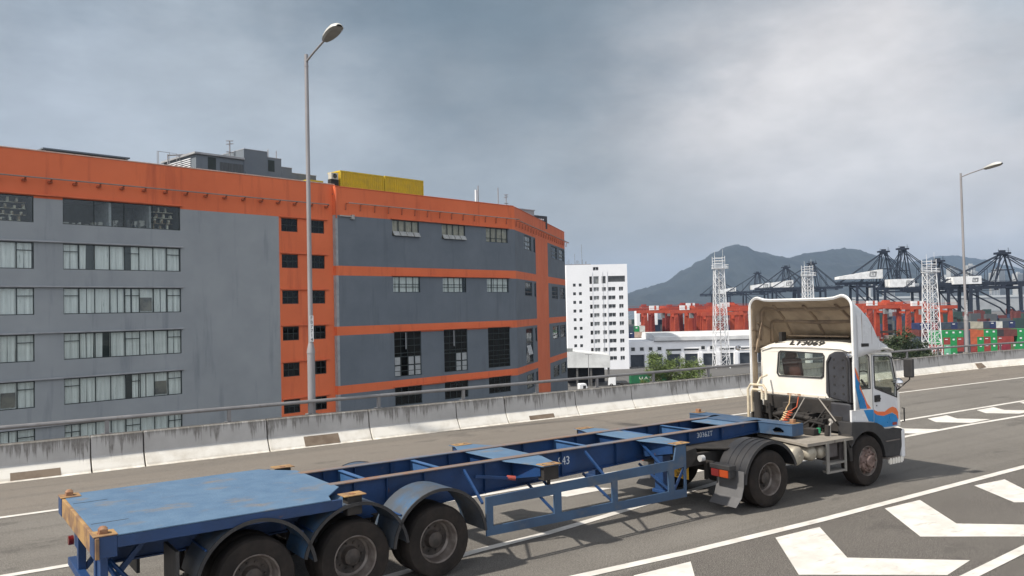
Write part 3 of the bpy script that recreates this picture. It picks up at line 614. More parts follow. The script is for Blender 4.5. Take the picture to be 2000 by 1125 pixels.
    # engine mass under the cab
    g=MB(); g.box(1.85,2.9,.75,1.75,.75,1.55).box(1.75,1.9,.3,2.35,1.35,1.62).box(1.5,1.9,1.0,1.5,.9,1.35).lathe([(.0,0),(.2,.01),(.22,.25),(0,.28)],(1.55,1.75,1.2),'x',18).box(1.6,2.1,.3,.75,1.05,1.35).box(1.6,2.2,1.8,2.4,.95,1.3).tube([(1.5,.9,1.25),(1.5,1.6,1.32),(1.6,2.2,1.2)],.05,8)
    g.box(1.3,1.7,.75,1.7,.8,.96).box(2.2,3.0,.25,2.2,.55,1.1); g.tube([(1.5,1.95,.95),(1.45,1.95,1.5)],.035,8).tube([(1.4,.95,1.0),(1.6,.6,1.55)],.02,6).tube([(1.4,1.5,1.0),(1.7,1.75,1.5)],.02,6); rn=random.Random(2)
    for i in range(16):
        a=(1.35+rn.random()*.5,.5+rn.random()*1.7,.98+rn.random()*.2); b_=(1.5+rn.random()*.4,a[1]+rn.uniform(-.4,.4),1.25+rn.random()*.4); g.tube([a,((a[0]+b_[0])/2+.05,(a[1]+b_[1])/2+rn.uniform(-.1,.1),(a[2]+b_[2])/2),b_],rn.uniform(.012,.03),6)
    for i in range(8): y=.6+rn.random()*1.5; z=1.05+rn.random()*.3; g.box(1.45,1.6,y,y+rn.uniform(.08,.25),z,z+rn.uniform(.06,.2))
    g.build('engine',BLK,K,bevel=.012)
    MB().tube([(1.30,.92,1.70),(1.05,1.18,1.06)],.013,6).tube([(1.55,.80,1.70),(1.42,.30,1.28)],.014,6).build('support_rod',M('rod_grey',(.26,.24,.22),.5,metal=.3),K)
    g=MB(); g.tube([(1.35,1.32,1.72),(1.32,1.32,1.55),(1.30,1.38,1.45),(1.22,1.33,1.42)],.011,6); pts=[]
    for i in range(13*7): 
        a=2*math.pi*i/12.; q=i/(13*7); pts.append((1.20-.28*q*q*1.3+.045*math.cos(a),1.30+.02*q+.055*math.sin(a),1.40-.28*q**.8))
    g.tube(pts,.0105,6,False); g.build('coiled_air_hose',M('cream_hose',(.62,.45,.26),.5),K)
    pts=[]
    for i in range(12*7): 
        a=2*math.pi*i/12.; q=i/(12*7); pts.append((1.22-.30*q+.04*math.cos(a),1.20+.02*q+.05*math.sin(a),1.42-.32*q))
    MB().tube([(1.36,1.12,1.70),(1.30,1.12,1.5),(1.24,1.20,1.43)],.01,6).tube(pts,.0105,6,False).build('coiled_air_hose',M('red_hose',(.50,.085,.03),.5),K)
    # cab shell
    SV0,SV1=.06,2.44
    zt=2.60
    shell=MB()
    # side walls with window openings (rear quarter + front pillar), the door is its own part
    quarter=[(1.80,1.14),(2.255,1.10),(2.255,2.575),(1.80,2.60)]
    qh=[(1.86,1.90),(2.185,1.89),(2.17,2.49),(2.12,2.535),(1.87,2.56)]
    pill=[(2.255,2.575),(2.93,2.555),(3.06,2.20),(3.13,1.72),(3.13,1.06),(3.09,1.06),(3.07,1.60),(3.065,1.90),(2.94,2.455),(2.83,2.515),(2.27,2.545)]
    for y0,y1 in ((SV0,SV0+.05),(SV1-.05,SV1)):
        shell.panel(quarter,[qh],'y',y0,y1); shell.prism(pill,'y',y0,y1)
        shell.prism([(2.255,1.10),(2.5,1.02),(3.13,1.06),(3.09,1.12),(2.29,1.16)],'y',y0,y1)
    # rear wall
    rw=[(2.42,1.66),(2.44,2.10),(2.40,2.55),(2.22,2.66),(1.6,2.705),(.9,2.705),(.28,2.66),(.10,2.56),(.06,2.1),(.06,1.66)]
    wh=[(.90,2.08),(1.94,2.07),(1.98,2.12),(1.93,2.53),(1.88,2.57),(.86,2.55),(.82,2.50),(.85,2.12)]
    shell.panel(rw,[wh],'x',1.80,1.84)
    shell.box(1.84,3.05,SV0+.05,SV1-.05,1.60,1.66)
    # front panel, corners
    shell.prism([(3.13,1.06),(3.16,1.06),(3.16,1.72),(3.13,1.72)],'y',SV0,SV1)
    # roof, crowned, with turned-down rear strip
    xs=[1.80,1.86,1.95,2.2,2.6,2.85,2.96,3.0]; zo=[-.03,.03,.075,.11,.11,.05,-.02,-.06]
    vs=[];fs=[];ny=18
    for x,dz in zip(xs,zo):
        for j in range(ny+1):
            t=j/ny; y=SV0+(SV1-SV0)*t; e=(1-abs(2*t-1)**5); vs.append((x,y,2.60+dz*(.35+.65*e)+.075*e))
    n=ny+1
    for i in range(len(xs)-1):
        for j in range(ny): fs.append((i*n+j,i*n+j+1,(i+1)*n+j+1,(i+1)*n+j))
    cab=shell.build('cab',CABW,K,bevel=.012)
    r=MB().add(vs,fs,True); r.build('roof',CABW,cab,solid=(.03,1),recalc=True)
    MB().tube([(1.79,.10,2.58),(1.785,.4,2.665),(1.785,1.25,2.69),(1.785,2.1,2.665),(1.79,2.40,2.58)],.012,6).build('roof_gutter',CABW,cab)
    # seam bumps + sill of rear wall
    MB().box(1.785,1.80,.80,2.42,1.655,1.70).build('rear_sill',M('rusty_white',(.60,.55,.48),.6,col2=(.25,.13,.07),scale=5,contrast=(.52,.62)),cab)
    MB().panel([(a,b) for a,b in [(.885,2.055),(1.965,2.045),(2.01,2.11),(1.955,2.55),(1.89,2.595),(.84,2.575),(.795,2.51),(.825,2.10)]],[wh],'x',1.782,1.802).build('window_seal',PLAST,cab)
    MB().prism(wh,'x',1.815,1.82).build('rear_window',GLC,cab)
    for y in (SV0+.02,SV1-.026): MB().prism(qh,'y',y,y+.006).build('quarter_window',GLC,cab)
    for y0,y1 in ((SV0-.004,SV0+.006),(SV1-.006,SV1+.004)): MB().panel([(1.84,1.88),(2.205,1.87),(2.19,2.505),(2.13,2.555),(1.85,2.58)],[qh],'y',y0,y1).build('window_seal',PLAST,cab)
    # doors
    dw=[(2.335,1.90),(2.345,1.88),(3.02,1.665),(3.035,1.86),(2.90,2.42),(2.80,2.48),(2.315,2.50)]
    do=[(2.265,1.12),(2.5,1.06),(3.08,1.07),(3.06,1.66),(3.055,1.90),(2.93,2.45),(2.82,2.505),(2.28,2.535)]
    for y0,y1,s in ((SV0-.012,SV0+.04,1),(SV1-.04,SV1+.012,-1)):
        d=MB().panel(do,[dw],'y',y0,y1).build('door',CABS,K,bevel=.008)
        yo=y0 if s>0 else y1
        MB().prism(dw,'y',(y0+y1)/2-.003,(y0+y1)/2+.003).build('window',GLC,d)
        MB().panel([(2.305,1.89),(2.33,1.86),(3.045,1.635),(3.055,1.87),(2.915,2.44),(2.81,2.50),(2.29,2.52)],[dw],'y',yo-.006,yo+.006).build('window_seal',PLAST,d)
        MB().cbox((2.375,yo-s*.012,1.67),(.17,.03,.135)).cbox((2.375,yo-s*.035,1.665),(.15,.02,.04)).build('handle',BLACKP,d,bevel=.01)
        MB().tube([(2.36,yo-s*.0,1.53),(2.36,yo-s*.008,1.53)],.014,8).build('lock',BLACKP,d)
        # stripes
        for nm,P,mt,dd in (('blue_stripe',[(2.268,1.42),(2.35,1.345),(2.56,1.305),(2.74,1.33),(2.86,1.345),(2.99,1.285),(3.045,1.2),(3.02,1.085),(2.81,1.078),(2.54,1.085),(2.46,1.10),(2.268,1.14)],CBLUE,.0045),('orange_stripe',[(2.268,1.455),(2.38,1.41),(2.62,1.39),(2.74,1.44),(2.88,1.47),(3.0,1.43),(3.06,1.34),(3.06,1.2),(3.035,1.22),(3.0,1.29),(2.86,1.355),(2.74,1.335),(2.56,1.31),(2.35,1.35),(2.268,1.40)],CORANGE,.006)):
            MB().prism(P,'y',yo-s*dd,yo-s*.001).build(nm,mt,d)
        MB().box(2.86,3.0,yo-s*.010 if s>0 else yo+.001,yo-.001 if s>0 else yo+.010,1.10,1.155).build('badge',M('dark_red_badge',(.25,.04,.03),.5),d)
    # interior: seats, wheel, dash
    g=MB()
    for y in (.65,1.85): g.box(2.15,2.6,y-.25,y+.25,1.66,1.85).bar((2.18,y,1.8),(2.08,y,2.42),.46,.12,(1,0,0)).box(2.02,2.12,y-.13,y+.13,2.42,2.58)
    g.build('seat',M('dark_red_seat',(.10,.035,.03),.8),cab,bevel=.04)
    MB().box(2.75,3.05,.15,2.35,1.66,1.84).build('dashboard',PLAST,cab,bevel=.03)
    MB().tube([(2.72+.2*math.cos(a)*.45,.62+.2*math.sin(a),1.98+.2*math.cos(a)*.9) for a in [2*math.pi*i/20 for i in range(21)]],.014,6).tube([(2.72,.62,1.98),(2.9,.62,1.8)],.025,6).build('steering_wheel',BLACKP,cab)
    ws=[(SV0+.08,1.78),(SV1-.08,1.78),(SV1-.12,2.42),(SV0+.12,2.42)]
    MB().add([(3.125,.12,1.76),(3.125,2.38,1.76),(2.97,2.36,2.48),(2.97,.14,2.48),(3.131,.12,1.76),(3.131,2.38,1.76),(2.976,2.36,2.48),(2.976,.14,2.48)],[(0,3,2,1),(4,5,6,7),(0,1,5,4),(1,2,6,5),(2,3,7,6),(3,0,4,7)]).build('windscreen',GLC,cab)
    # rear corner panel + lower skirt of the cab (white, then blue), cladding in grey plastic
    for s,y in ((1,SV0),(-1,SV1)):
        yo=y
        MB().prism([(1.56,1.27),(2.08,1.24),(2.25,1.20),(2.25,1.475),(1.56,1.50)],'y',yo-.012 if s>0 else yo-.03,yo+.03 if s>0 else yo+.012).build('lower_skirt',CABS,cab,bevel=.006)
        MB().prism([(1.94,1.475),(2.25,1.46),(2.25,1.215),(2.09,1.245)],'y',yo-.0165 if s>0 else yo+.0125,yo-.0125 if s>0 else yo+.0165).build('blue_stripe',CBLUE,cab)
        g=MB(); a=arc(1.97,.49,.57,8,150,16)
        P=[(1.50,1.27),(1.60,1.28),(2.30,1.20),(2.47,1.13),(2.56,1.055),(3.10,1.02),(3.14,.98),(3.10,.66),(3.02,.47),(2.55,.50)]+a+[(1.47,.80)]
        g.prism(P,'y',yo-.05 if s>0 else yo-.25,yo+.25 if s>0 else yo+.05); g.build('wheel_arch_cladding',PLAST,cab,bevel=.012)
    for y0 in (-.03,2.23):
        MB().box(2.55,3.0,y0,y0+.30,.455,.485).box(2.56,3.02,y0+.02,y0+.30,.80,.82).build('step',RIM,cab)
    MB().box(3.08,3.22,.0,2.5,.42,1.0).build('bumper',CABS,cab,bevel=.04)
    b=MB()
    for i in range(5): b.box(2.62+i*.09,2.68+i*.09,-.035,-.01,.35,.47)
    b.box(2.60,3.1,-.02,.0,.37,.44).build('step_edge',CABW,cab)
    MB().tube([(3.16,.02,1.15),(3.20,.0,1.15),(3.20,.0,1.42),(3.16,.02,1.42)],.014,8).build('grab_handle',BLACKP,cab)
    # mirrors
    for s,yo in ((1,SV0),(-1,SV1)):
        mm=MB().tube([(2.92,yo,2.46),(3.08,yo-s*.26,2.40),(3.08,yo-s*.28,2.02),(3.02,yo-s*.02,1.78)],.014,8).build('mirror_arm',BLACKP,K)
        MB().box(3.02,3.10,yo-s*.38 if s>0 else yo+.18,yo-.18 if s>0 else yo+.38,2.06,2.44).build('mirror',PLAST,mm,bevel=.025)
        MB().lathe([(0,-.08),(.06,-.07),(.095,-.02),(.10,.03),(.0,.035)],(2.86,yo-s*.16,1.96),'x',18).build('convex_mirror',CHROME,mm,sharp=60)
        MB().tube([(2.9,yo,1.98),(2.88,yo-s*.15,1.96)],.012,6).build('mirror_arm',BLACKP,K)
    # dark snorkel / air intake behind the cab
    g=MB(); g.prism([(.08,1.62),(.60,1.70),(.66,1.80),(.64,2.42),(.56,2.56),(.44,2.62),(.16,2.62),(.08,2.52)],'x',1.60,1.79); g.box(1.62,1.80,.10,.58,1.25,1.62)
    dk=g.build('air_intake_duct',M('duct_plastic',(.036,.038,.046),.5,col2=(.026,.026,.031),scale=3),K,bevel=.035)
    g=MB()
    for z in (1.80,1.97,2.14,2.31,2.47):
        for y in (.24,.44): g.tube([(1.604,y,z),(1.592,y,z)],.022,10)
    g.build('duct_dimple',BLACKP,dk); MB().tube([(1.585,.13,1.66),(1.585,.13,2.45),(1.585,.20,2.54)],.016,6).tube([(1.585,.56,1.70),(1.585,.58,2.40),(1.585,.50,2.52)],.012,6).build('duct_rib',PLAST,dk)
    # exhaust guard on the far side
    g=MB()
    for dy in (0,.10): g.tube([(1.30,2.38-dy,1.18 if dy==0 else 1.3),(1.30,2.38-dy,1.78-dy*.8),(1.30,2.30-dy*.5,1.88-dy),(1.30,1.97+dy*.5,1.88-dy),(1.30,1.90+dy,1.80-dy*.8),(1.30,1.90+dy,1.58)],.028,8)
    g.tube([(1.32,2.14,1.88),(1.45,2.16,2.02),(1.7,2.2,2.06)],.022,8); g.build('exhaust_guard',M('cream_pipe_paint',(.62,.57,.46),.5,col2=(.50,.42,.30),scale=5),K)
    MB().tube([(1.33,2.14,1.0),(1.33,2.14,1.72)],.085,16).tube([(1.33,2.30,.9),(1.33,2.30,1.3)],.03,8).build('exhaust_stack',BLK,K)
    # roof deflector: curved shell open at the back
    def sec(u,ztop,zb,hump,y0,y1,rc):
        P=[]; 
        for q in range(7): P.append((y0,zb+(ztop-rc-zb)*q/6))
        for q in range(1,8): a=R(180-90*q/7); P.append((y0+rc+rc*math.cos(a),ztop-rc+rc*math.sin(a)))
        for q in range(1,12):
            t=q/12; P.append((y0+rc+(y1-y0-2*rc)*t,ztop-hump*min(1,math.sin(math.pi*t)*3.0)))
        for q in range(0,8): a=R(90-90*q/7); P.append((y1-rc+rc*math.cos(a),ztop-rc+rc*math.sin(a)))
        for q in range(1,7): P.append((y1,ztop-rc+(zb-ztop+rc)*q/6))
        return [(u,*p) for p in P]
    S=[sec(1.585,3.72,1.51,.06,-.0,2.52,.22),sec(1.68,3.68,1.51,.05,-.0,2.52,.22),sec(1.76,3.64,1.50,.045,.0,2.52,.22)]
    vs=[];fs=[];n=len(S[0])
    for s_ in S: vs+=s_
    for i in range(len(S)-1):
        for j in range(n-1): fs.append((i*n+j,i*n+j+1,(i+1)*n+j+1,(i+1)*n+j))
    S2=[sec(1.76,3.64,2.52,.045,.0,2.52,.22),sec(1.95,3.50,2.55,.03,.0,2.52,.18),sec(2.15,3.33,2.58,.01,.005,2.515,.14),sec(2.32,3.11,2.60,0,.015,2.505,.11),sec(2.45,2.91,2.61,-.02,.03,2.49,.09),sec(2.58,2.82,2.62,-.04,.05,2.47,.08),sec(2.72,2.77,2.62,-.05,.09,2.43,.08),sec(2.90,2.70,2.58,-.01,.11,2.41,.06),sec(2.98,2.60,2.55,.0,.12,2.40,.03)]
    o=len(vs)
    for s_ in S2: vs+=s_
    for i in range(len(S2)-1):
        for j in range(n-1): fs.append((o+i*n+j,o+i*n+j+1,o+(i+1)*n+j+1,o+(i+1)*n+j))
    D=MB().add(vs,[f[::-1] for f in fs],True).build('roof_deflector',[CABS,CREAM],K,recalc=False,weld=True,solid=(.022,-1,1),sharp=50)
    MB().tube([(p[0],p[1],p[2]) for p in sec(1.585,3.735,1.50,.06,-.012,2.532,.23)],.020,8).build('deflector_rim',M('clean_white_rim',(.76,.76,.75),.35),D)
    MB().prism([(1.86,2.715),(2.10,2.715),(2.10,2.775),(1.86,2.785)],'y',-.004,.008).build('vent_slot',BLACKP,D)
    g=MB()
    def inner(u,f,ins=.04):
        # point on the inner surface, f from 0 (near bottom) to 1 (far bottom)
        for i in range(len(S2)-1):
            if S2[i][0][0]<=u<=S2[i+1][0][0]:
                t=(u-S2[i][0][0])/(S2[i+1][0][0]-S2[i][0][0]); k=f*(n-1); j=min(int(k),n-2); e=k-j
                a=Vector(S2[i][j]).lerp(Vector(S2[i][j+1]),e); b=Vector(S2[i+1][j]).lerp(Vector(S2[i+1][j+1]),e); p=a.lerp(b,t); c=Vector((p.x,1.26,2.7)); return p+(c-p).normalized()*ins
        return Vector(S2[0][0])
    for u in (1.90,2.22): g.tube([inner(u,.05+.9*i/30) for i in range(31)],.042,6)
    for f in (.38,.5,.62): g.tube([inner(1.77+.75*i/12,f) for i in range(13)],.036,6)
    for f in (.88,): g.tube([inner(1.77+.4*i/12,f) for i in range(13)],.022,6)
    for y in (2.485,): g.bar((1.60,y,3.05),(1.80,y,3.0),.03,.04).bar((1.60,y,2.68),(1.98,y,2.66),.03,.04).bar((1.98,y,3.45),(1.68,y,2.55),.05,.09,(0,1,0))
    g.bar((2.2,.5,2.90),(2.2,2.0,2.90),.03,.03)
    g.build('deflector_rib',M('deflector_rib_tan',(.24,.18,.125),.8,col2=(.15,.11,.08),scale=3),D)
    MB().bar((2.1,.4,2.80),(2.1,2.1,2.80),.05,.05).box(1.95,2.10,1.98,2.06,2.72,2.98).box(1.9,2.15,1.85,2.12,2.72,2.76).box(2.25,2.5,.5,1.7,2.74,2.84).build('deflector_bracket',BLK,D)
    # flank panels next to the cab on the far side below roof (visible inner face), stripes on the near flank
    for y0,y1 in ((-.0035-.006,-.0035),(2.525,2.531)):
        MB().prism([(1.61,2.30),(1.68,2.11),(1.75,2.02),(1.75,1.52),(1.70,1.70),(1.63,1.97)],'y',y0,y1).build('blue_stripe',CBLUE,D)
        MB().prism([(1.61,2.36),(1.68,2.26),(1.75,2.12),(1.75,2.025),(1.68,2.115),(1.61,2.305)],'y',y0,y1).build('orange_stripe',CORANGE,D)
    for s,y in ((1,SV0),(-1,SV1)):
        a,b=(y-.006,y-.001) if s>0 else (y+.001,y+.006)
        MB().prism([(1.81,1.95),(1.99,1.68),(2.06,1.49),(1.81,1.51)],'y',a,b).build('blue_stripe',CBLUE,cab)
        MB().prism([(1.81,2.05),(1.86,1.95),(2.07,1.60),(2.19,1.49),(2.06,1.49),(1.99,1.68),(1.81,1.95)],'y',a,b).build('orange_stripe',CORANGE,cab)
    # side marker lamps on stalks at the deflector's rear corners
    g=MB().tube([(1.62,2.52,2.62),(1.56,2.68,2.60),(1.56,2.82,2.61)],.014,6).lathe([(0,-.05),(.05,-.04),(.06,0),(.05,.04),(0,.05)],(1.56,2.86,2.63),'x',12).build('marker_lamp',CHROME,K)
    MB().tube([(1.74,.30,2.60),(1.60,.1,2.56)],.02,6).lathe([(0,-.05),(.045,-.04),(.055,0),(.045,.04),(0,.05)],(1.55,.05,2.56),'x',12).build('marker_lamp',CHROME,K)
    # painted registration on the rear slope of the roof
    text('LT3069',.20,BLACKP,cab,Matrix.Translation((1.862,1.27,2.762))@Matrix.Rotation(R(-90),4,'Z')@Matrix.Rotation(R(38),4,'X'),.004,1.35,bold=.006)
tractor()
# ================================================================ FACTORY  (frame: s along the facade, z up, o out of the wall)
PSI=.219245; D0=69.6133; BETA=R(41.83)-PSI
def factory():
    F=thing('factory_building',(0,0,0),PSI,'long grey factory building with orange bands, orange stair strip and rows of windows','building')
    F.location=Matrix.Rotation(PSI,4,'Z')@Vector((50,D0,GZ)); OFF=(50,D0,GZ)
    kL=1.00646; ZB=GZ
    mA=lambda s,z,o:(s,D0-o,z)
    mL=lambda s,z,o:(s*kL,D0*kL-o,3.6+(z-3.6)*kL)
    cb,sb=math.cos(BETA),math.sin(BETA)
    mB=lambda t,z,o:(76.65+t*cb+o*sb,D0+t*sb-o*cb,z)
    def put(g,name,mat,parent=F,**k): return g.build(name,mat,parent,off=OFF,**k)
    def bx(g,m,s0,s1,z0,z1,o0,o1):
        g.map=m; g.add([(s0,z0,o0),(s1,z0,o0),(s1,z1,o0),(s0,z1,o0),(s0,z0,o1),(s1,z0,o1),(s1,z1,o1),(s0,z1,o1)],[(0,3,2,1),(4,5,6,7),(0,1,5,4),(1,2,6,5),(2,3,7,6),(3,0,4,7)]); g.map=None; return g
    def wall(m,s0,s1,z0,z1,ops,paint,mats,depth=.28,extra_s=(),extra_z=()):
        S=sorted(set([s0,s1]+[v for o in ops for v in o[:2]]+list(extra_s))); Z=sorted(set([z0,z1]+[v for o in ops for v in o[2:4]]+list(extra_z)))
        S=[v for v in S if s0<=v<=s1]; Z=[v for v in Z if z0<=v<=z1]; g=MB(); g.map=m
        for i in range(len(S)-1):
            for j in range(len(Z)-1):
                cs,cz=(S[i]+S[i+1])/2,(Z[j]+Z[j+1])/2
                if any(o[0]<cs<o[1] and o[2]<cz<o[3] for o in ops): continue
                g.cur=paint(cs,cz); g.quad((S[i],Z[j],0),(S[i+1],Z[j],0),(S[i+1],Z[j+1],0),(S[i],Z[j+1],0))
        for a,b,c,d in [o[:4] for o in ops]:
            g.cur=paint((a+b)/2,c-.05); g.quad((a,c,0),(b,c,0),(b,c,-depth),(a,c,-depth)); g.quad((a,d,0),(a,d,-depth),(b,d,-depth),(b,d,0)); g.quad((a,c,0),(a,c,-depth),(a,d,-depth),(a,d,0)); g.quad((b,c,0),(b,d,0),(b,d,-depth),(b,c,-depth))
        g.map=None; return put(g,'wall',mats,recalc=False)
    rnd=random.Random(11)
    def window(m,s0,s1,z0,z1,n,trans=(),tr_h=.3,style='curtain',fw=.06,o=-.12,hz=None,open_row=False,room=0.,hopper=()):
        g=MB(); w_=s1-s0; h=z1-z0
        bx(g,m,s0,s1,z0,z0+fw,o-.03,o+.03); bx(g,m,s0,s1,z1-fw,z1,o-.03,o+.03)
        for i in range(n+1):
            s=s0+w_*i/n; a=min(max(s-fw/2,s0),s1-fw); bx(g,m,a,a+fw,z0+fw,z1-fw,o-.03,o+.03)
        for i in trans: bx(g,m,s0+w_*i/n+fw/2,s0+w_*(i+1)/n-fw/2,z1-h*tr_h-fw/2,z1-h*tr_h+fw/2,o-.025,o+.028)
        for q in (hz or ()): bx(g,m,s0+fw/2,s1-fw/2,z0+h*q-fw/2,z0+h*q+fw/2,o-.028,o+.028)
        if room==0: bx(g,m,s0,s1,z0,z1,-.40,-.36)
        f=put(g,'window',FRAME)
        g=MB(); bx(g,m,s0+.01,s1-.01,z0+.01,z1-.01,o-.006,o)
        put(g,'pane',GL if style in('curtain','room','blind') else GLD,f)
        if style in('curtain','blind'):
            g=MB(); g.map=m; N=n*2 if style=='curtain' else n
            for i in range(N):
                a=s0+w_*i/N; b=s0+w_*(i+1)/N
                if style=='curtain':
                    if rnd.random()<.035: continue
                    a+=rnd.uniform(-.02,.01) if rnd.random()>.22 else rnd.uniform(.0,.10); b-=rnd.uniform(-.02,.01) if rnd.random()>.2 else rnd.uniform(0,.12)
                dz=rnd.uniform(-.06,.05); M_=4
                for k in range(M_):
                    u0=a+(b-a)*k/M_; u1=a+(b-a)*(k+1)/M_; oo=lambda k_:-.27+.03*math.sin(k_*2.6+i)
                    sp=rnd.uniform(-.05,.05) if k==M_-1 else 0
                    g.quad((u0,z0+.04,oo(k)),(u1+sp,z0+.04,oo(k+1)),(u1,z1,oo(k+1)),(u0,z1,oo(k)))
            g.map=None; put(g,'curtain',CURT if style=='curtain' else CURTB,f,recalc=False)
        if style=='curtain' and rnd.random()<.3 and n==8:
            k_=rnd.randint(1,6); a=s0+w_*k_/n; g=MB(); bx(g,m,a+.1,a+w_/n-.1,z0+.15,z0+h*.62,-.24,-.20); put(g,'pinned_sheet',M('dark_cardboard',(.10,.10,.10),.8,col2=(.22,.20,.17),scale=.6),f)
        for (a,b,c,d) in hopper:   # open hopper sashes tipped outward
            g=MB(); g.map=m; t=.03
            g.add([(a,d,.0),(b,d,.0),(b,c,.32),(a,c,.32),(a,d+.02,.03),(b,d+.02,.03),(b,c+.02,.35),(a,c+.02,.35)],[(0,3,2,1),(4,5,6,7),(0,1,5,4),(1,2,6,5),(2,3,7,6),(3,0,4,7)]); g.map=None
            put(g,'open_sash',M('sash_glass',(.40,.41,.40),.25),f)
        return f
    # ---- left block
    rows=[(13.08,11.05),(9.52,7.5),(6.05,4.0),(2.5,.45),(-1.03,-3.05),(-4.62,-6.65)]
    opsL=[]
    for z1,z0 in rows:
        opsL+=[(24.15,33.62,z0,z1),(12.6,22.08,z0,z1),(1.,10.5,z0,z1)]
    sr=[(12.82,11.55),(9.35,8.05),(5.88,4.6),(2.42,1.1),(-1.05,-2.35),(-4.55,-5.85),(-8.1,-9.3)]
    for z1,z0 in sr: opsL+=[(43.55,45.35,z0,z1),(46.65,48.42,z0,z1)]
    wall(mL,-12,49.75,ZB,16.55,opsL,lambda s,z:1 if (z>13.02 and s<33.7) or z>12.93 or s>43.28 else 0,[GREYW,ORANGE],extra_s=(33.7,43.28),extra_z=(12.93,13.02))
    for i,(z1,z0) in enumerate(rows):
        for a,b in ((24.15,33.62),(12.6,22.08),(1.,10.5)):
            if i==0: window(mL,a,b,z0,z1,4 if a>20 else 3,style='room',room=1,trans=())
            else: window(mL,a,b,z0,z1,8,trans=(0,4,7) if i%2 else (0,4,7))
        g=MB(); bx(g,mL,-10,33.75,z1+.04,z1+.15,0,.24); put(g,'window_ledge',ORLEDGE if i==0 else LEDGE,bevel=.02)
    # open office behind the top row
    for a,b in ((24.15,33.62),(12.6,22.08)):
        g=MB(); z0,z1=11.05,13.08
        g.map=mL; 
        g.quad((a,z0,-3.5),(b,z0,-3.5),(b,z1,-3.5),(a,z1,-3.5)); g.quad((a,z0,-.28),(b,z0,-.28),(b,z0,-3.5),(a,z0,-3.5)); g.quad((a,z1,-.28),(b,z1,-.28),(b,z1,-3.5),(a,z1,-3.5)); g.quad((a,z0,-.28),(a,z1,-.28),(a,z1,-3.5),(a,z0,-3.5)); g.quad((b,z0,-.28),(b,z1,-.28),(b,z1,-3.5),(b,z0,-3.5))
        g.map=None; rm=put(g,'office_room',M('dim_office_wall',(.07,.07,.07),.9),recalc=False)
        g=MB()
        for q in ((.38,.40),(.73,.745)): bx(g,mL,a+(b-a)*q[0],a+(b-a)*q[1],z0,z1,-3.4,-.3)
        put(g,'partition',M('partition_white',(.30,.31,.32),.8),rm)
        g=MB()
        for q in range(16):
            s=a+.3+(b-a-.8)*q/16+rnd.uniform(0,.2); hh=rnd.uniform(.15,.8); bx(g,mL,s,s+rnd.uniform(.2,.45),z0,z0+hh,-1.6,-.9)
        put(g,'desk_clutter',M('office_clutter',(.35,.34,.31),.8,col2=(.06,.06,.06),scale=.8,contrast=(.48,.52)),rm)
        g=MB()
        for q in range(4): bx(g,mL,b-2.1,b-.3,z0+.1+.48*q,z0+.14+.48*q,-1.3,-.8)
        for q in range(11): s=b-2.05+.155*q; zz=z0+.14+.48*(q%4); bx(g,mL,s,s+.14,zz,zz+rnd.uniform(.2,.4),-1.2,-.85)
        put(g,'shelf',M('shelf_cream',(.55,.52,.42),.8,col2=(.22,.16,.1),scale=1.5,contrast=(.48,.54)),rm)
    for i,(z1,z0) in enumerate(sr):
        for a,b in ((43.55,45.35),(46.65,48.42)):
            window(mL,a,b,z0,z1,3,style='dark',hz=(.5,),fw=.07)
            g=MB(); bx(g,mL,a+.5,a+1.35,z1-.32,z1-.28,-.9,-.85)
        g=MB(); bx(g,mL,43.35,48.75,z1+.06,z1+.16,0,.2); put(g,'window_ledge',ORLEDGE,bevel=.02)
    # ---- wing facade and its sunlit return
    opA=[]
    rA=[(13.52,11.78),(7.42,5.70),(1.45,-3.36),(-4.50,-6.45)]
    for z1,z0 in rA:
        for a,b in ((57.08,60.9),(64.3,68.02),(71.48,75.33)): opA.append((a,b,z0,z1))
    bands=[(8.40,7.42),(2.25,1.35),(-3.72,-4.58)]
    pa=lambda s,z:1 if z>13.54 or any(b<z<a for a,b in bands) else 0
    ez=[13.54]+[v for b in bands for v in b]
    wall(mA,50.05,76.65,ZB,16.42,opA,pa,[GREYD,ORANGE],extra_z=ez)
    g=MB(); 
    zz=[ZB]+sorted(ez)+[16.42]
    for i in range(len(zz)-1):
        g.cur=1 if pa(0,(zz[i]+zz[i+1])/2) else 0
        g.quad((49.75,D0+.6,zz[i]),(49.75,D0-.0,zz[i]),(49.75,D0-.0,zz[i+1]),(49.75,D0+.6,zz[i+1])); g.quad((49.75,D0,zz[i]),(50.05,D0,zz[i]),(50.05,D0,zz[i+1]),(49.75,D0,zz[i+1]))
    put(g,'wall_pier',[M('sunlit_pier_grey',(.33,.335,.34),.75,col2=(.26,.27,.28),scale=1.5),ORANGE],recalc=False)  # grey paler than the wing: sunlight on the return put into the colour
    g=MB(); g.tube([(49.82,D0-.12,16.3),(49.82,D0-.12,13.2)],.07,8); put(g,'downpipe',ORLEDGE)
    g=MB(); bx(g,mA,50.2,51.6,13.42,13.55,.02,.16); bx(g,mA,51.6,51.95,13.2,13.65,.02,.3); put(g,'camera_bracket',M('pale_metal',(.45,.43,.40),.5))
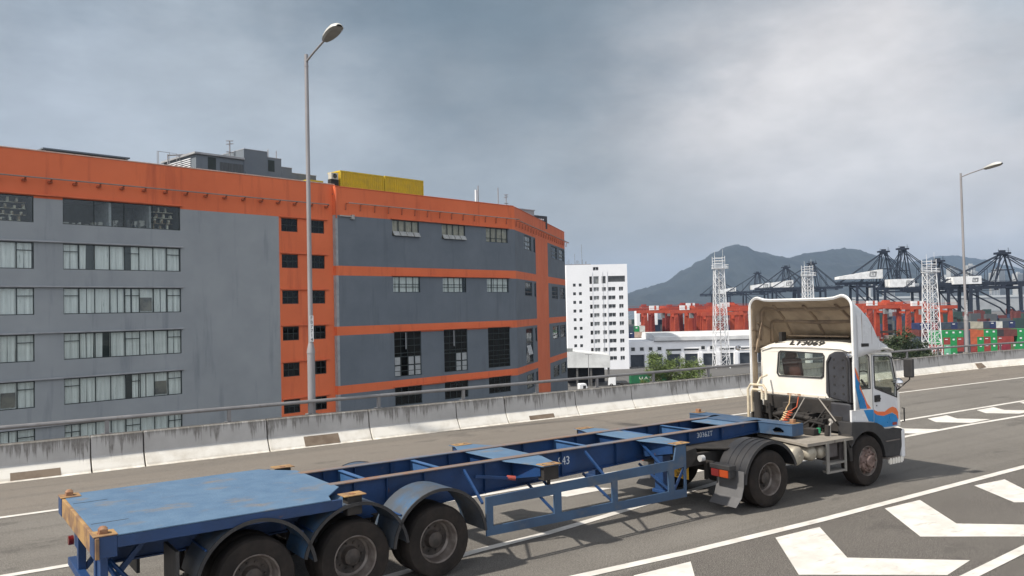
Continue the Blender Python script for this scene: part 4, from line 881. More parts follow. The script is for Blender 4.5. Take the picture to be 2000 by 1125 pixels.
    for i,(z1,z0) in enumerate(rA):
        for j,(a,b) in enumerate(((57.08,60.9),(64.3,68.02),(71.48,75.33))):
            w4=(b-a)/4
            if i==0: window(mA,a,b,z0,z1,4,style='blind',hz=(.28,),hopper=[(a+w4*q+.05,a+w4*(q+1)-.05,z0+.02,z0+.5) for q in range(4)] if j<2 else ())
            elif i==1: window(mA,a,b,z0,z1,4,style='curtain',hz=(.34,.52))
            elif i==2:
                f=window(mA,a,b,z0,z1,4 if j<2 else 4,style='dark',hz=(.12,.24,.44,.52,.68,.84) if j<2 else (.1,.2,.3,.42,.55,.7,.85),fw=.07)
                if j<2:
                    g=MB()
                    for q in ((0,2,3) if j==0 else (2,3)): bx(g,mA,a+w4*q+.12,a+w4*(q+1)-.1,z0+.08,z0+.24*4.81,-.11,-.10); bx(g,mA,a+w4*q+.12,a+w4*(q+1)-.1,z0+.26*4.81,z0+.43*4.81,-.11,-.10)
                    put(g,'pale_pane',M('frosted_pane',(.36,.38,.39),.4),f)
                    g=MB(); bx(g,mA,(a+b)/2-.28,(a+b)/2-.18,z0+2.9,z1-.1,-.10,-.04); put(g,'duct_pipe',LEDGE,f)
            else: window(mA,a,b,z0,z1,4,style='dark',hz=(.5,),fw=.08)
        g=MB(); bx(g,mA,56.85,75.5,z1+.03,z1+.13,0,.28); put(g,'window_ledge',ORLEDGE,bevel=.02)
    # ---- angled end facade
    bB=[(8.40,7.42),(2.25,1.35),(-3.72,-4.58)]
    pb=lambda s,z:1 if z>13.5 or 12.62<s<21.6 or any(b<z<a for a,b in bB) else 0
    opB=[]
    for k,(z1,z0) in enumerate([(13.36,11.42),(7.2,5.3),(1.08,-3.6),(-5.0,-6.9)]):
        opB+=[(5.25,9.75,z0,z1),(11.3,12.5,z1-2.0,z1-.02)]
    for k,(z1,z0) in enumerate([(13.25,11.3),(7.0,5.05),(.9,-1.15),(-5.2,-7.0)]): opB+=[(24.5,29.6,z0,z1),(31.3,36.1,z0,z1)]
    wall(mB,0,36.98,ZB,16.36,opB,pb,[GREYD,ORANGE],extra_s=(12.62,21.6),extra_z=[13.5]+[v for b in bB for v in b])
    for k,(a,b,z0,z1) in enumerate(opB):
        window(mB,a,b,z0,z1,5 if b-a>2 else 1,style='dark' if (k%3 or b-a<2) else 'blind',hz=(.3,.6) if b-a>2 else (),fw=.13,hopper=[(a+.2+.85*q,a+.9+.85*q,z0+1.2,z0+2.4) for q in range(3)] if abs(z1-1.08)<.01 and a<6 else ())
    # back, ends and roof so that the block is solid
    e=(76.65+36.98*cb,D0+36.98*sb); bk=(e[0]-16*sb,e[1]+16*cb); 
    ring=[(-12*kL,D0*kL),(49.75,D0*kL),(49.75,D0),(76.65,D0),e,bk,(66,D0+27),(-12,D0+27)]
    g=MB().prism([(x+.0,y+.30) if i in(0,1,2,3) else (x-.2,y+.15) for i,(x,y) in enumerate(ring)],'z',15.6,15.75); put(g,'roof',HULL)
    g=MB()
    for i in range(4,7): g.quad((*ring[i],ZB),(*ring[i+1],ZB),(*ring[i+1],16.36),(*ring[i],16.36))
    g.quad((*ring[7],ZB),(*ring[0],ZB),(*ring[0],16.36),(*ring[7],16.36)); put(g,'rear_wall',GREYW,recalc=False)
    # inner face and coping of the parapet
    g=MB(); bx(g,mL,-12,49.7,16.551,16.64,-.32,.06); put(g,'coping',M('pale_coping',(.62,.42,.34),.6),bevel=.02)
    g=MB(); bx(g,mA,49.76,76.5,16.421,16.50,-.32,.06); bx(g,mB,.0,36.98,16.361,16.43,-.32,.06); put(g,'coping',ORLEDGE,bevel=.02)
    # pipe rail on brackets under the parapet
    def railing(m,a,b,z,n,style):
        g=MB(); g.map=None; pts=[m(a+(b-a)*i/24,z,.62) for i in range(25)]; g.tube(pts,.055,6); 
        rl=put(g,'pipe_rail',M('rail_grey_pipe',(.27,.23,.21),.6))
        for i in range(n):
            s=a+(b-a)*i/(n-1); g=MB()
            if style: g.tube([m(s,z-.62,.02),m(s,z-.62,.10),m(s,z,.14),m(s+.0,z,.62)],.06,6)
            else: g.tube([m(s,z-.22,.02),m(s,z-.16,.35),m(s,z,.6)],.075,6).cbox(m(s,z-.2,.15),(.3,.3,.16))
            put(g,'bracket',M('bracket_rust_orange',(.42,.12,.06),.7),rl)
    railing(mL,12.3,48.6,14.42,21,0); railing(mA,51.0,76.9,14.78,15,1); railing(mB,.5,37.9,14.62,22,1)
    for nm in ('roof','coping'): pass
    def rt(s,y,z): return Matrix.Rotation(PSI,4,'Z')@Vector((s,y,z))
    # ---- things on the roof (own objects, frame offset 9 m behind the facade)
    Y=D0+9; RZ=15.75
    P=thing('rooftop_plant_room',rt(44,Y,RZ),PSI,'stepped grey plant room standing on the factory roof','roof house'); o_=(44,Y,RZ)
    g=MB().box(39.65,44.85,Y,Y+7,RZ,19.75).box(44.86,47.6,Y-.05,Y+7,RZ,20.9).box(47.61,49.3,Y,Y+6,RZ,20.35).box(49.31,50.6,Y,Y+6,RZ,19.5).box(50.61,53.7,Y,Y+6,RZ,18.98).box(44.9,53.7,Y-.25,Y-.06,RZ,18.45)
    g.build('wall',GREYD,P,off=o_); MB().box(39.4,44.84,Y-.25,Y+7.3,19.76,19.95).build('roof_slab',LEDGE,P,off=o_); MB().box(44.84,47.62,Y-.08,Y+7,20.91,20.97).box(47.63,49.33,Y-.03,Y+6,20.36,20.42).box(49.34,50.63,Y-.03,Y+6,19.51,19.57).box(50.64,53.75,Y-.03,Y+6,18.99,19.05).build('coping',LEDGE,P,off=o_)
    MB().box(40.9,41.75,Y-.03,Y-.005,18.4,19.6).build('window',FRAME,P,off=o_); MB().box(47.7,48.45,Y-.03,Y-.005,18.9,20.1).build('window',FRAME,P,off=o_)
    MB().box(42.2,44.8,Y-.03,Y-.005,RZ,19.25).build('shutter',M('dark_shutter',(.09,.10,.11),.7,col2=(.05,.055,.06),scale=1.5,stretch=(6,1,.2)),P,off=o_)
    g=MB()
    for i in range(8): g.box(39.55,39.64,Y+1.0,Y+6,18.0+.2*i,18.08+.2*i)
    g.build('louvre',WHITE,P,off=o_)
    for x in (47.9,48.9):
        g=MB()
        for q in (0,.35): g.tube([(x+q*.5,Y+.3+q,20.3),(x+q*.5,Y+.3+q,21.2)],.03,5)
        g.tube([(x,Y+.3,21.2),(x+.1,Y+.5,21.35),(x+.17,Y+.65,21.2)],.03,5); g.build('ladder_loop',POLE,P,off=o_)
    def yc(s0,s1,y,z0,z1,label):
        t=thing('shipping_container',rt(s0,y,z0),PSI,label,'container','yellow containers on the factory roof'); o=(s0,y,z0); g=MB(); g.box(s0+.06,s1-.06,y+.06,y+2.3,z0+.05,z1-.05); n=int((s1-s0)/.28)
        for i in range(n):
            a=s0+.15+(s1-s0-.3)*i/n; g.prism([(a,y+.06),(a+.05,y+.005),(a+.13,y+.005),(a+.18,y+.06)],'z',z0+.16,z1-.14)
        for i in range(8): a=y+.2+.25*i; g.box(s0+.01,s0+.06,a,a+.12,z0+.16,z1-.14)
        g.build('body',YEL,t,off=o)
        g=MB()
        for q in (z0,z1-.14): g.box(s0,s1,y-.005,y+.07,q,q+.14).box(s0,s0+.07,y,y+2.35,q,q+.14)
        for q in (s0-.002,s1-.12): g.box(q,q+.12,y-.01,y+.10,z0,z1)
        g.build('frame',M('yellow_container_frame',(.62,.44,.03),.6),t,off=o); return t
    yc(54.1,60.12,D0+5,16.3,19.18,'yellow corrugated container on the factory roof beside the air conditioner'); yc(60.26,66.1,D0+5,16.3,19.22,'yellow corrugated container at the right end of the pair on the roof'); yc(50.9,52.9,D0+6.5,15.75,18.05,'small low yellow container left of the taller pair on the factory roof')
    A=thing('air_conditioner',rt(53.3,D0+5.2,18.1),PSI,'small air conditioner unit on the end of the yellow container','air conditioner'); MB().box(-.45,.45,-.3,.3,0,.7).build('casing',M('aircon_cream',(.50,.47,.40),.6),A,bevel=.03); MB().lathe([(.26,-.32),(.26,-.30),(0,-.30)],(0,0,.36),'y',16).build('fan_grille',BLK,A); MB().box(-.5,.5,-.3,.3,-1.8,-.02).build('stand',BLK,A)
    def ant(s,y,z,h,label,kind):
        t=thing('antenna',rt(s,y,RZ),PSI,label,'antenna','antennas on the factory roof'); g=MB(); g.tube([(0,0,0),(0,0,h)],.07,6)
        if kind==0: g.tube([(-.0,0,h-.1),(4.6,.4,h+.7)],.075,5); g.tube([(1.3,.1,h-.5),(1.3,.1,h+.2)],.03,5); [g.tube([(.1+.5*q,-.25,h-.08+.08*q),(.1+.5*q,.35,h-.08+.08*q)],.03,4) for q in range(8)]; g.tube([(2.6,.2,h-.3),(2.6,.2,h+.5)],.03,5)
        if kind==1: g.box(-.4,.4,-.06,.0,h-1.2,h-1.1).tube([(-.4,0,h-.35),(.4,0,h-.2)],.05,5).tube([(-.4,0,h),(.4,0,h+.1)],.05,5)
        if kind==3: g.tube([(-1,0,.3),(1,0,.3)],.04,5).tube([(-.5,0,0),(0,0,1.9)],.05,5).tube([(.5,0,0),(0,0,1.9)],.05,5).tube([(-3.5,0,2.2),(1.2,0,2.4)],.025,4)
        g.build('mast',POLE,t)
        if kind==2: MB().box(-.55,-.15,-.1,.1,h-2.3,h-.6).build('panel_antenna',WHITE,t)
    ant(38.2,Y+3,0,4.2,'yagi aerial with a long boom above the grey roof house',0); ant(44.4,Y+2,0,6.2,'thin mast with short cross arms beside the tall roof block',1)
    ant(79.4,Y,0,4.6,'white panel antenna on a short pole over the orange parapet',2); ant(83.3,Y,0,4.7,'lattice braced whip mast on the roof right of the panel antenna',3); ant(84.9,Y,0,3.8,'thin whip mast nearest the small grey roof boxes',1)
    t=thing('roof_tank_room',rt(87.6,Y,RZ),PSI,'small grey box room on the factory roof near the angled corner','roof house'); MB().box(-.9,3.2,0,2.5,0,2.0).build('wall',GREYW,t); MB().box(-1,3.3,-.1,2.6,2.01,2.15).build('roof_slab',LEDGE,t); MB().box(-2.3,-.95,.2,2.5,0,2.5).build('side_room',GREYW,t)
    t=thing('cooling_plant',rt(93,Y+1,RZ-.3),PSI,'dark louvred cooling plant at the right end of the factory roof','cooling plant'); MB().box(-1.9,1.9,0,3,0,1.9).build('casing',M('dark_louvre',(.05,.055,.065),.7),t)
    g=MB()
    for i in range(5):
        for j in range(2): g.box(-1.0+.45*i,-.7+.45*i,-.03,-.005,1.25-.6*j,1.45-.6*j)
    g.build('vent',WHITE,t)
    for i in (0,1):
        t=thing('roof_rail',rt(24.4 if i==0 else 35.3,D0+5 if i==0 else D0+8,RZ),PSI,['low flat roof shelter peeking over the left parapet','small railing hoop on the roof left of the aerial'][i],['shelter','railing'][i])
        if i==0: MB().box(0,7.1,0,3,1.98,2.10).build('canopy',GREYD,t); [MB().box(x,x+.15,y,y+.15,0,1.98).build('post',POLE,t) for x in (.1,6.8) for y in (.2,2.6)]
        else: MB().tube([(0,0,0),(0,0,3.6),(1.2,0,3.6),(1.2,0,0)],.03,5).tube([(.4,.6,0),(.4,.6,3.7),(2.2,.6,3.7),(2.2,.6,0)],.03,5).build('pipe',POLE,t)
factory()
# ================================================================ PORT  (frame: a to the right, b away from the road, z up)
PH=R(-34.9139)
def PA(a,b,z=GZ): return Vector((a*.82001287+b*.57234508,-a*.57234508+b*.82001287,z))
def pthing(name,a,b,label,cat,group=None,rz=0,z=GZ): return thing(name,PA(a,b,z),PH+rz,label,cat,group)
H0=-GZ   # local heights are measured from the ground
def port_buildings():
    GLASSD=M('tower_glass',(.055,.06,.065),.25,scale=.5); GLG=M('tower_glass_grey',(.22,.23,.23),.35,col2=(.14,.15,.15),scale=.8)
    t=pthing('office_tower',19,290,'tall white office tower with small square windows behind the end of the factory','building'); L=lambda a:a-19
    def holes(): pass
    cols=[(27.05,27.95,DARK),(28.45,30.3,GLG),(31.35,32.75,GLASSD),(33.55,36.0,GLASSD),(37.25,38.75,GLASSD)]
    ops=[]; 
    for k in range(8): ops+= [(L(21.25),L(22.25),11.05-3.02*k+H0,12.1-3.02*k+H0,GLASSD),(L(23.3),L(24.3),11.05-3.02*k+H0,12.1-3.02*k+H0,GLASSD)]
    for k in range(8):
        for a,b,mt in cols: ops.append((L(a),L(b),9.2-3.01*k+H0,10.65-3.01*k+H0,mt))
    for a,b,mt in cols[3:]: ops.append((L(a),L(b),9.2-24.1+H0,10.65-24.1+H0,mt))
    ops+=[(L(27.05),L(27.95),11.85+H0,14.5+H0,DARK),(L(28.45),L(30.3),11.85+H0,14.5+H0,GLG),(L(31.35),L(32.75),11.95+H0,14.5+H0,GLASSD),(L(33.55),L(39.5),12.4+H0,14.5+H0,GLASSD),(L(28.4),L(30.3),16.5+H0,17.7+H0,DARK)]
    S=sorted({0,21.25}|{v for o in ops for v in o[:2]}); Z=sorted({0,18.6+H0}|{v for o in ops for v in o[2:4]}); g=MB()
    for i in range(len(S)-1):
        for j in range(len(Z)-1):
            cs,cz=(S[i]+S[i+1])/2,(Z[j]+Z[j+1])/2
            if any(o[0]<cs<o[1] and o[2]<cz<o[3] for o in ops): continue
            g.quad((S[i],0,Z[j]),(S[i+1],0,Z[j]),(S[i+1],0,Z[j+1]),(S[i],0,Z[j+1]))
    for a,b,c,d,_ in ops: g.quad((a,0,c),(b,0,c),(b,.4,c),(a,.4,c)); g.quad((a,0,d),(a,.4,d),(b,.4,d),(b,0,d)); g.quad((a,0,c),(a,.4,c),(a,.4,d),(a,0,d)); g.quad((b,0,c),(b,0,d),(b,.4,d),(b,.4,c))
    T=18.6+H0; g.quad((0,0,0),(0,0,T),(-1.3,2.5,T),(-1.3,2.5,0)); g.quad((-1.3,2.5,0),(-1.3,2.5,T),(-1.3,20,T),(-1.3,20,0)); g.quad((21.25,0,0),(21.25,20,0),(21.25,20,T),(21.25,0,T)); g.quad((-1.3,20,0),(-1.3,20,T),(21.25,20,T),(21.25,20,0)); g.quad((0,0,T-.3),(21.25,0,T-.3),(21.25,20,T-.3),(-1.3,20,T-.3),(-1.3,2.5,T-.3))
    g.build('wall',WHITEB,t,recalc=False)
    for a,b,c,d,mt in ops: 
        w_=MB().box(a,b,.38,.42,c,d).build('window',mt,t); 
        if b-a>1.3 and d-c<2: MB().box((a+b)/2-.06,(a+b)/2+.06,.34,.379,c,d).box(a,b,.35,.379,c+.1,c+.2).build('frame',WHITE,w_)
    g=MB()
    for x in (9.0,12.6,14.2): g.tube([(x,-.08,0),(x,-.08,T-2.5)],.06,5)
    g.build('downpipe',WHITE,t)
    r=random.Random(3); g=MB()
    for i in range(12): x=-1+r.uniform(0,10); h=r.uniform(.7,2.2); g.tube([(x,4,T-.3),(x+r.uniform(-.3,.3),4,T+h)],.07,4)
    g.tube([(6.0,5,T-.3),(6.0,5,T+7.5)],.06,4).tube([(3.5,5,T-.3),(3.5,5,T+4.2)],.06,4).box(-.5,9,3,4,T-.3,T+.4).build('aerial_cluster',M('aerial_grey',(.18,.18,.19),.7),t)
    # warehouse
    t=pthing('warehouse',40,300,'long white low warehouse with dark loading doors beside the tower','building'); L=lambda a:a-40
    zt=-8.9+H0
    doors=[(42.1+6.55*i,47.0+6.45*i) for i in range(11)]; ops=[(L(a),L(b),0,-13.75+H0) for a,b in doors]
    wins=[(42.35,43.75),(45.55,46.95),(48.75,50.1),(51.9,53.3),(67.6,69),(70.8,72.2)]; ops+=[(L(a),L(b),-12.35+H0,-11.1+H0) for a,b in wins]
    slots=[(54.9,60.4),(61.4,66.8),(74.2,79.5),(81.2,86.4)]; ops+=[(L(a),L(b),-12.65+H0,-11.95+H0) for a,b in slots]
    S=sorted({0,76}|{v for o in ops for v in o[:2]}); Z=sorted({0,zt}|{v for o in ops for v in o[2:4]}); g=MB()
    for i in range(len(S)-1):
        for j in range(len(Z)-1):
            cs,cz=(S[i]+S[i+1])/2,(Z[j]+Z[j+1])/2
            if any(o[0]<cs<o[1] and o[2]<cz<o[3] for o in ops): continue
            g.quad((S[i],0,Z[j]),(S[i+1],0,Z[j]),(S[i+1],0,Z[j+1]),(S[i],0,Z[j+1]))
    for a,b,c,d in ops: g.quad((a,0,d),(a,.5,d),(b,.5,d),(b,0,d)); g.quad((a,0,c),(a,.5,c),(a,.5,d),(a,0,d)); g.quad((b,0,c),(b,0,d),(b,.5,d),(b,.5,c))
    g.quad((0,0,0),(0,0,zt),(0,30,zt),(0,30,0)); g.quad((76,0,0),(76,30,0),(76,30,zt),(76,0,zt)); g.quad((0,0,zt-.05),(76,0,zt-.05),(76,30,zt-.05),(0,30,zt-.05)); g.build('wall',WHITEB,t,recalc=False)
    for k,(a,b,c,d) in enumerate(ops): MB().box(a,b,.5 if k<11 else .4,.56,c,d).build('loading_door' if k<11 else 'window',M('dark_door_blue',(.035,.045,.06),.6) if k<11 else GLASSD,t)
    for k,(a,b,c,d) in enumerate(ops[11:]): MB().panel([(a-.3,c-.3),(b+.3,c-.3),(b+.3,d+.3),(a-.3,d+.3)],[[(a,c),(b,c),(b,d),(a,d)]],'y',-.12,-.01).build('window_surround',WHITE,t)
    for i,(a,b) in enumerate(doors): MB().box(L(b)+.1,L(b)+1.4,-.9,-.02,0,-13.3+H0).build('pier',WHITEB,t)
    MB().prism([(-.6,zt+.02),(-.6,zt+1.35),(-.1,zt+1.65),(8,zt+2.4),(28,zt+2.4),(30,zt+.02)],'x',10.8,76).build('raised_roof',M('roof_grey_white',(.62,.63,.64),.6,scale=.2),t); MB().box(10.5,76,-.75,-.61,zt-.25,zt+.0).build('gutter',M('dark_gutter',(.12,.12,.13),.6),t)
    # loading canopy and its bay
    t=pthing('loading_canopy',14.7,228,'deep white fascia canopy over a dark loading bay beside the factory end','building'); b_=H0-12.7
    g=MB().add([(0,0,b_),(11.7,0,b_-.2),(11.7,0,b_+3.2),(2.2,0,b_+4.3),(-3,0,b_+4.3),(-3,0,b_),(0,14,b_),(11.7,14,b_-.2),(11.7,14,b_+3.2),(2.2,14,b_+4.3),(-3,14,b_+4.3),(-3,14,b_)],[(0,1,2,3,4,5),(6,11,10,9,8,7),(0,6,7,1),(1,7,8,2),(2,8,9,3),(3,9,10,4),(4,10,11,5),(5,11,6,0)]); g.build('fascia',M('fascia_white',(.66,.67,.67),.6,scale=.3),t)
    MB().box(-3,11.5,13,13.4,0,b_).build('back_wall',DARK,t)
    for x in (-2,2.4,6.2,11): MB().box(x,x+.5,.3,.8,0,b_-.1).build('column',HULL,t)
    MB().box(-3,1.6,1,3,b_+4.35,b_+5.2).build('roof_louvre',GLG,t)
def truck_simple(a,b,rz,col,label,boxcol=None,txt=None,n=40):
    t=pthing('parked_truck',a,b,label,'truck','trucks parked below the elevated road',rz)
    cb=MB().prism([(0,.55),(0,2.9),(.3,3.0),(1.7,3.0),(2.0,2.2),(2.1,.55)],'y',-1.2,1.2).build('cab',col,t,bevel=.08)
    MB().prism([(1.76,1.75),(2.03,1.75),(1.80,2.8),(1.68,2.8)],'y',-1.1,1.1).box(.9,1.6,-1.215,-1.205,1.75,2.6).build('window',DARK,cb)
    MB().box(-10.,.2,-.45,.45,.75,1.0).build('chassis',BLK,t)
    for x in (-9.3,-8.0,-1.6,1.2):
        for y in (-1.1,1.1): 
            w_=MB().lathe([(0,-.15),(.28,-.15),(.3,-.1),(.5,-.12),(.5,.12),(.3,.1),(0,.1)],(x,y,.5),'y',16).build('wheel',RUBBER,t,sharp=40)
    if boxcol:
        g=MB().box(-10.2,-.3,-1.2,1.2,1.1,3.7)
        for i in range(34): q=-10.05+.285*i; g.box(q,q+.14,-1.235,-1.2,1.25,3.55)
        bx_=g.build('container',boxcol,t)
        if txt: text(txt,1.0,WHITE,bx_,face_y(-5.5,-1.25,2.5),.01,1.5)
    return t
def lattice(name,a,b,h,w0,w1,n,label,deck,group):
    t=pthing(name,a,b,label,'lighting mast',group); g=MB(); lw=.20
    def c(k,z): w_=w0+(w1-w0)*z/h; s=[(-1,-1),(1,-1),(1,1),(-1,1)][k%4]; return (s[0]*w_/2,s[1]*w_/2,z)
    for k in range(4): MB().bar(c(k,0),c(k,h),lw).build('leg',WHITE,t)
    zs=[0]; 
    while zs[-1]<h-.5: zs.append(min(h,zs[-1]+ (w0+(w1-w0)*zs[-1]/h)*.86))
    for i in range(len(zs)-1):
        for k in range(4):
            g.bar(c(k,zs[i+1]),c(k+1,zs[i+1]),.12)
            g.bar(c(k,zs[i]),c(k+1,zs[i+1]),.11); g.bar(c(k+1,zs[i]),c(k,zs[i+1]),.11)
    g.build('bracing',WHITE,t)
    MB().bar((0,0,0),(0,0,h),.35).build('ladder_cage',M('mast_pale_grey',(.5,.5,.51),.6),t)
    g=MB(); d=deck
    g.box(-d/2,d/2+.8,-d/2,d/2,h,h+.18)
    for z in (.6,1.2): 
        for p,q in (((-1,-1),(1,-1)),((1,-1),(1,1)),((1,1),(-1,1)),((-1,1),(-1,-1))): g.bar((p[0]*d/2+(.8 if p[0]>0 else 0),p[1]*d/2,h+z),(q[0]*d/2+(.8 if q[0]>0 else 0),q[1]*d/2,h+z),.1)
    g.build('platform',WHITE,t)
    g=MB(); e=d*.42
    for z in (1.8,2.7,3.6): g.bar((-e,-e,h+z),(e,-e,h+z),.14).bar((-e,e,h+z),(e,e,h+z),.14)
    for s in (-1,1):
        for q in (-1,1): g.bar((s*e,q*e,h),(s*e,q*e,h+4.2),.14)
    g.bar((-e,-e,h+4),(-e,-e,h+5.8),.07).bar((e*.6,-e,h+4),(e*.6,-e,h+6.5),.06); g.build('lamp_rack',WHITE,t)
    for i in range(4): MB().box(-e+.1+i*e*.5,-e+.1+i*e*.5+.45,-e-.35,-e-.05,h+2.2,h+2.65).build('floodlight',LEDGE,t)
    return t
def yard_crane(a,b,span,base,label,box=0,h=19.5,rz=0):
    RED=REDD if b>442 else globals()['RED']
    t=pthing('yard_crane',a,b,label,'crane','red yard cranes behind the warehouse',rz)
    for x in (0,span):
        for y in (0,base): 
            MB().add([(x-1.25,y-.5,1.6),(x+1.25,y-.5,1.6),(x+1.25,y+.5,1.6),(x-1.25,y+.5,1.6),(x-.9,y-.5,h-1.6),(x+.9,y-.5,h-1.6),(x+.9,y+.5,h-1.6),(x-.9,y+.5,h-1.6)],[(0,3,2,1),(4,5,6,7),(0,1,5,4),(1,2,6,5),(2,3,7,6),(3,0,4,7)]).build('leg',RED,t)
            MB().lathe([(0,-.3),(.8,-.3),(.8,.3),(0,.3)],(x,y,.8),'x',12).lathe([(0,-.3),(.8,-.3),(.8,.3),(0,.3)],(x,y-1.8,.8),'x',12).build('wheel',BLK,t)
        MB().box(x-.6,x+.6,0,base,1.2,2.2).build('sill_beam',RED,t); MB().box(x-.5,x+.5,0,base,h-3.4,h-2.4).build('side_beam',RED,t)
    for y in (-.2,base+.2): MB().box(-3.2,span+3.2,y-.6,y+.6,h-1.6,h).tube([(-3.2,y-.7,h+1.0),(span+3.2,y-.7,h+1.0)],.06,4).build('girder',RED,t)
    MB().box(span*.35,span*.35+4,-.6,base+.6,h+.05,h+1.1).box(span*.35+.5,span*.35+3,base*.3,base*.7,h+1.1,h+2.0).build('trolley',RED,t)
    MB().box(span*.35+.8,span*.35+2.6,base*.4,base*.6,h-4.2,h-1.7).build('operator_cab',M('cab_grey_glass',(.25,.28,.30),.3),t)
    MB().box(span*.3,span*.3+6,base*.35,base*.6,6.2,6.7).build('spreader',M('spreader_dark',(.10,.07,.05),.6),t)
    if box:
        e=MB().box(box,box+4.6,-.9,1.2,h+.02,h+2.3).build('electrical_house',WHITE,t); MB().box(box+2.3,box+3.3,-.93,-.901,h+.2,h+2.25).build('door',RED,e)
    g=MB()
    for q in range(9): z=3+q*(h-6)/9; g.bar((-.9,-.65,z),(.9,-.65,z+(h-6)/9),.16)
    g.build('stair',REDD,t); g=MB(); g.box(span*.5+1.5,span*.5+1.9,-.95,-.6,7.6,8.1)
    g.bar((span*.5,-.9,h-1.7),(span*.5+1.5,-.9,8),.1).bar((span*.5+3,-.9,h-1.7),(span*.5+1.9,-.9,8),.1); g.build('hoist_rope',REDD,t)
    MB().box(-1.3,3.4,-1.6,-.6,2.3,4.2).build('generator',M('gen_grey',(.33,.30,.28),.6),t)
    return t
def quay_crane(a,b,zb,za,left,right,label,hs=None,w=16,legs=(-14,14),peak=(-4,4),tilt=0):
    """zb boom height, za apex height above ground; boom from -left to +right along a"""
    t=pthing('quay_crane',a,b,label,'crane','dark blue ship to shore cranes on the quay')
    for x in legs:
        for y in (0,w): MB().bar((x+tilt*0,y,0),(x*.97,y,zb),1.9,1.9,(0,1,0)).build('leg',NAVY,t)
    g=MB()
    for y in (0,w): 
        g.bar((legs[0],y,6),(legs[1],y,6),1.4,1.6); g.bar((legs[0],y,zb-1),(legs[0]*.1+legs[1]*.55,y,zb*.45),.9); g.bar((legs[0]*.1+legs[1]*.55,y,zb*.45),(legs[1],y,6),.9); g.bar((legs[0],y,zb-2.2),(legs[1],y,zb-2.2),1.3)
    for x in legs: g.bar((x,0,zb-3),(x,w,zb-3),1.3).bar((x,0,5),(x,w,5),1.2)
    g.build('bracing',NAVY,t)
    g=MB()
    for y in (w*.35,w*.65): g.box(-left,right,y-.5,y+.5,zb-.4,zb+2.2)
    for i in range(int((left+right)/5)): x=-left+5*i; g.bar((x,w*.35,zb+.9),(x+2.5,w*.65,zb+.9),.4)
    g.bar((-left,w*.35-1.4,zb+2.9),(right,w*.35-1.4,zb+2.9),.18)
    for i in range(int((left+right)/4)): x=-left+4*i; g.bar((x,w*.35-1.4,zb+1.2),(x,w*.35-1.4,zb+2.9),.14)
    for i in range(int((left+right)/7)): x=-left+7*i; g.box(x,x+3.2,w*.3,w*.36,zb-1.6,zb-.45) if i%2 else g.bar((x,w*.5,zb+2),(x+5,w*.5,zb+3.6),.35)
    g.bar((-left,w*.6,zb-1.5),(right*.9,w*.6,zb-1.5),.5); g.build('boom',NAVY,t)
    g=MB(); p0,p1=peak; mid=(p0+p1)/2
    for y in (w*.25,w*.75):
        g.bar((p0*2.1,y,zb),(mid-2.2,w/2+(y-w/2)*.5,za-1),.95); g.bar((p1*2.1,y,zb),(mid+2.2,w/2+(y-w/2)*.5,za-1),.95); g.bar((p0*1.5,y,zb+(za-zb)*.45),(p1*1.5,y,zb+(za-zb)*.45),.6)
        g.bar((p0*2.1,y,zb+1),(mid+2,w/2+(y-w/2)*.5,za-2),.5)
    g.box(mid-5,mid+5,w/2-3,w/2+3,za-1.6,za).bar((mid-5,w/2-3,za+1.3),(mid+5,w/2-3,za+1.3),.15).bar((mid+4.6,w/2,za),(mid+4.6,w/2,za+3.5),.25).bar((mid-4.6,w/2-3,za),(mid-4.6,w/2-3,za+2.2),.2).box(mid-2,mid+2,w/2-1,w/2+1,za,za+1.6)
    g.build('apex_frame',NAVY,t)
    for x,n_ in ((-left*.92,'f'),(-left*.5,'m'),(right*.55,'m'),(right*.93,'f')):
        g=MB()
        for y in (w*.38,w*.62): g.bar((mid,y,za-1),(x,y,zb+1.9),.6).bar((mid+(x-mid)*.5,y,(za+zb)/2),(mid+(x-mid)*.5,y,zb+1.9),.25)
        g.build('stay',NAVY,t)
    if hs:
        x0,x1,z0,z1,sl=hs
        h_=MB().add([(x0,w*.15,z0),(x1,w*.15,z0),(x1,w*.8,z0),(x0,w*.8,z0),(x0,w*.15,z1-sl),(x1,w*.15,z1),(x1,w*.8,z1),(x0,w*.8,z1-sl)],[(0,3,2,1),(4,5,6,7),(0,1,5,4),(1,2,6,5),(2,3,7,6),(3,0,4,7)]).build('machinery_house',M('machinery_white',(.80,.81,.82),.6,scale=.3),t)
        q=(x1-x0)*.78+x0; zc=(z0+z1)/2; e=(z1-z0)*.26; f=e*1.5
        MB().panel([(q-f,zc-e),(q+f*.8,zc-e),(q+f,zc+e),(q-f*.8,zc+e)],[[(q-f*.86,zc-e*.75),(q+f*.7,zc-e*.75),(q+f*.86,zc+e*.75),(q-f*.7,zc+e*.75)]],'y',w*.15-.12,w*.15-.02).build('emblem',BLACKP,h_)
        text('HIT',(z1-z0)*.42,BLACKP,h_,face_y(q,w*.15-.06,zc),.03,1.1)
    MB().box(legs[1]*.3,legs[1]*.3+4,w*.4,w*.6,zb-3.5,zb-.2).build('operator_cab',NAVY,t)
    return t
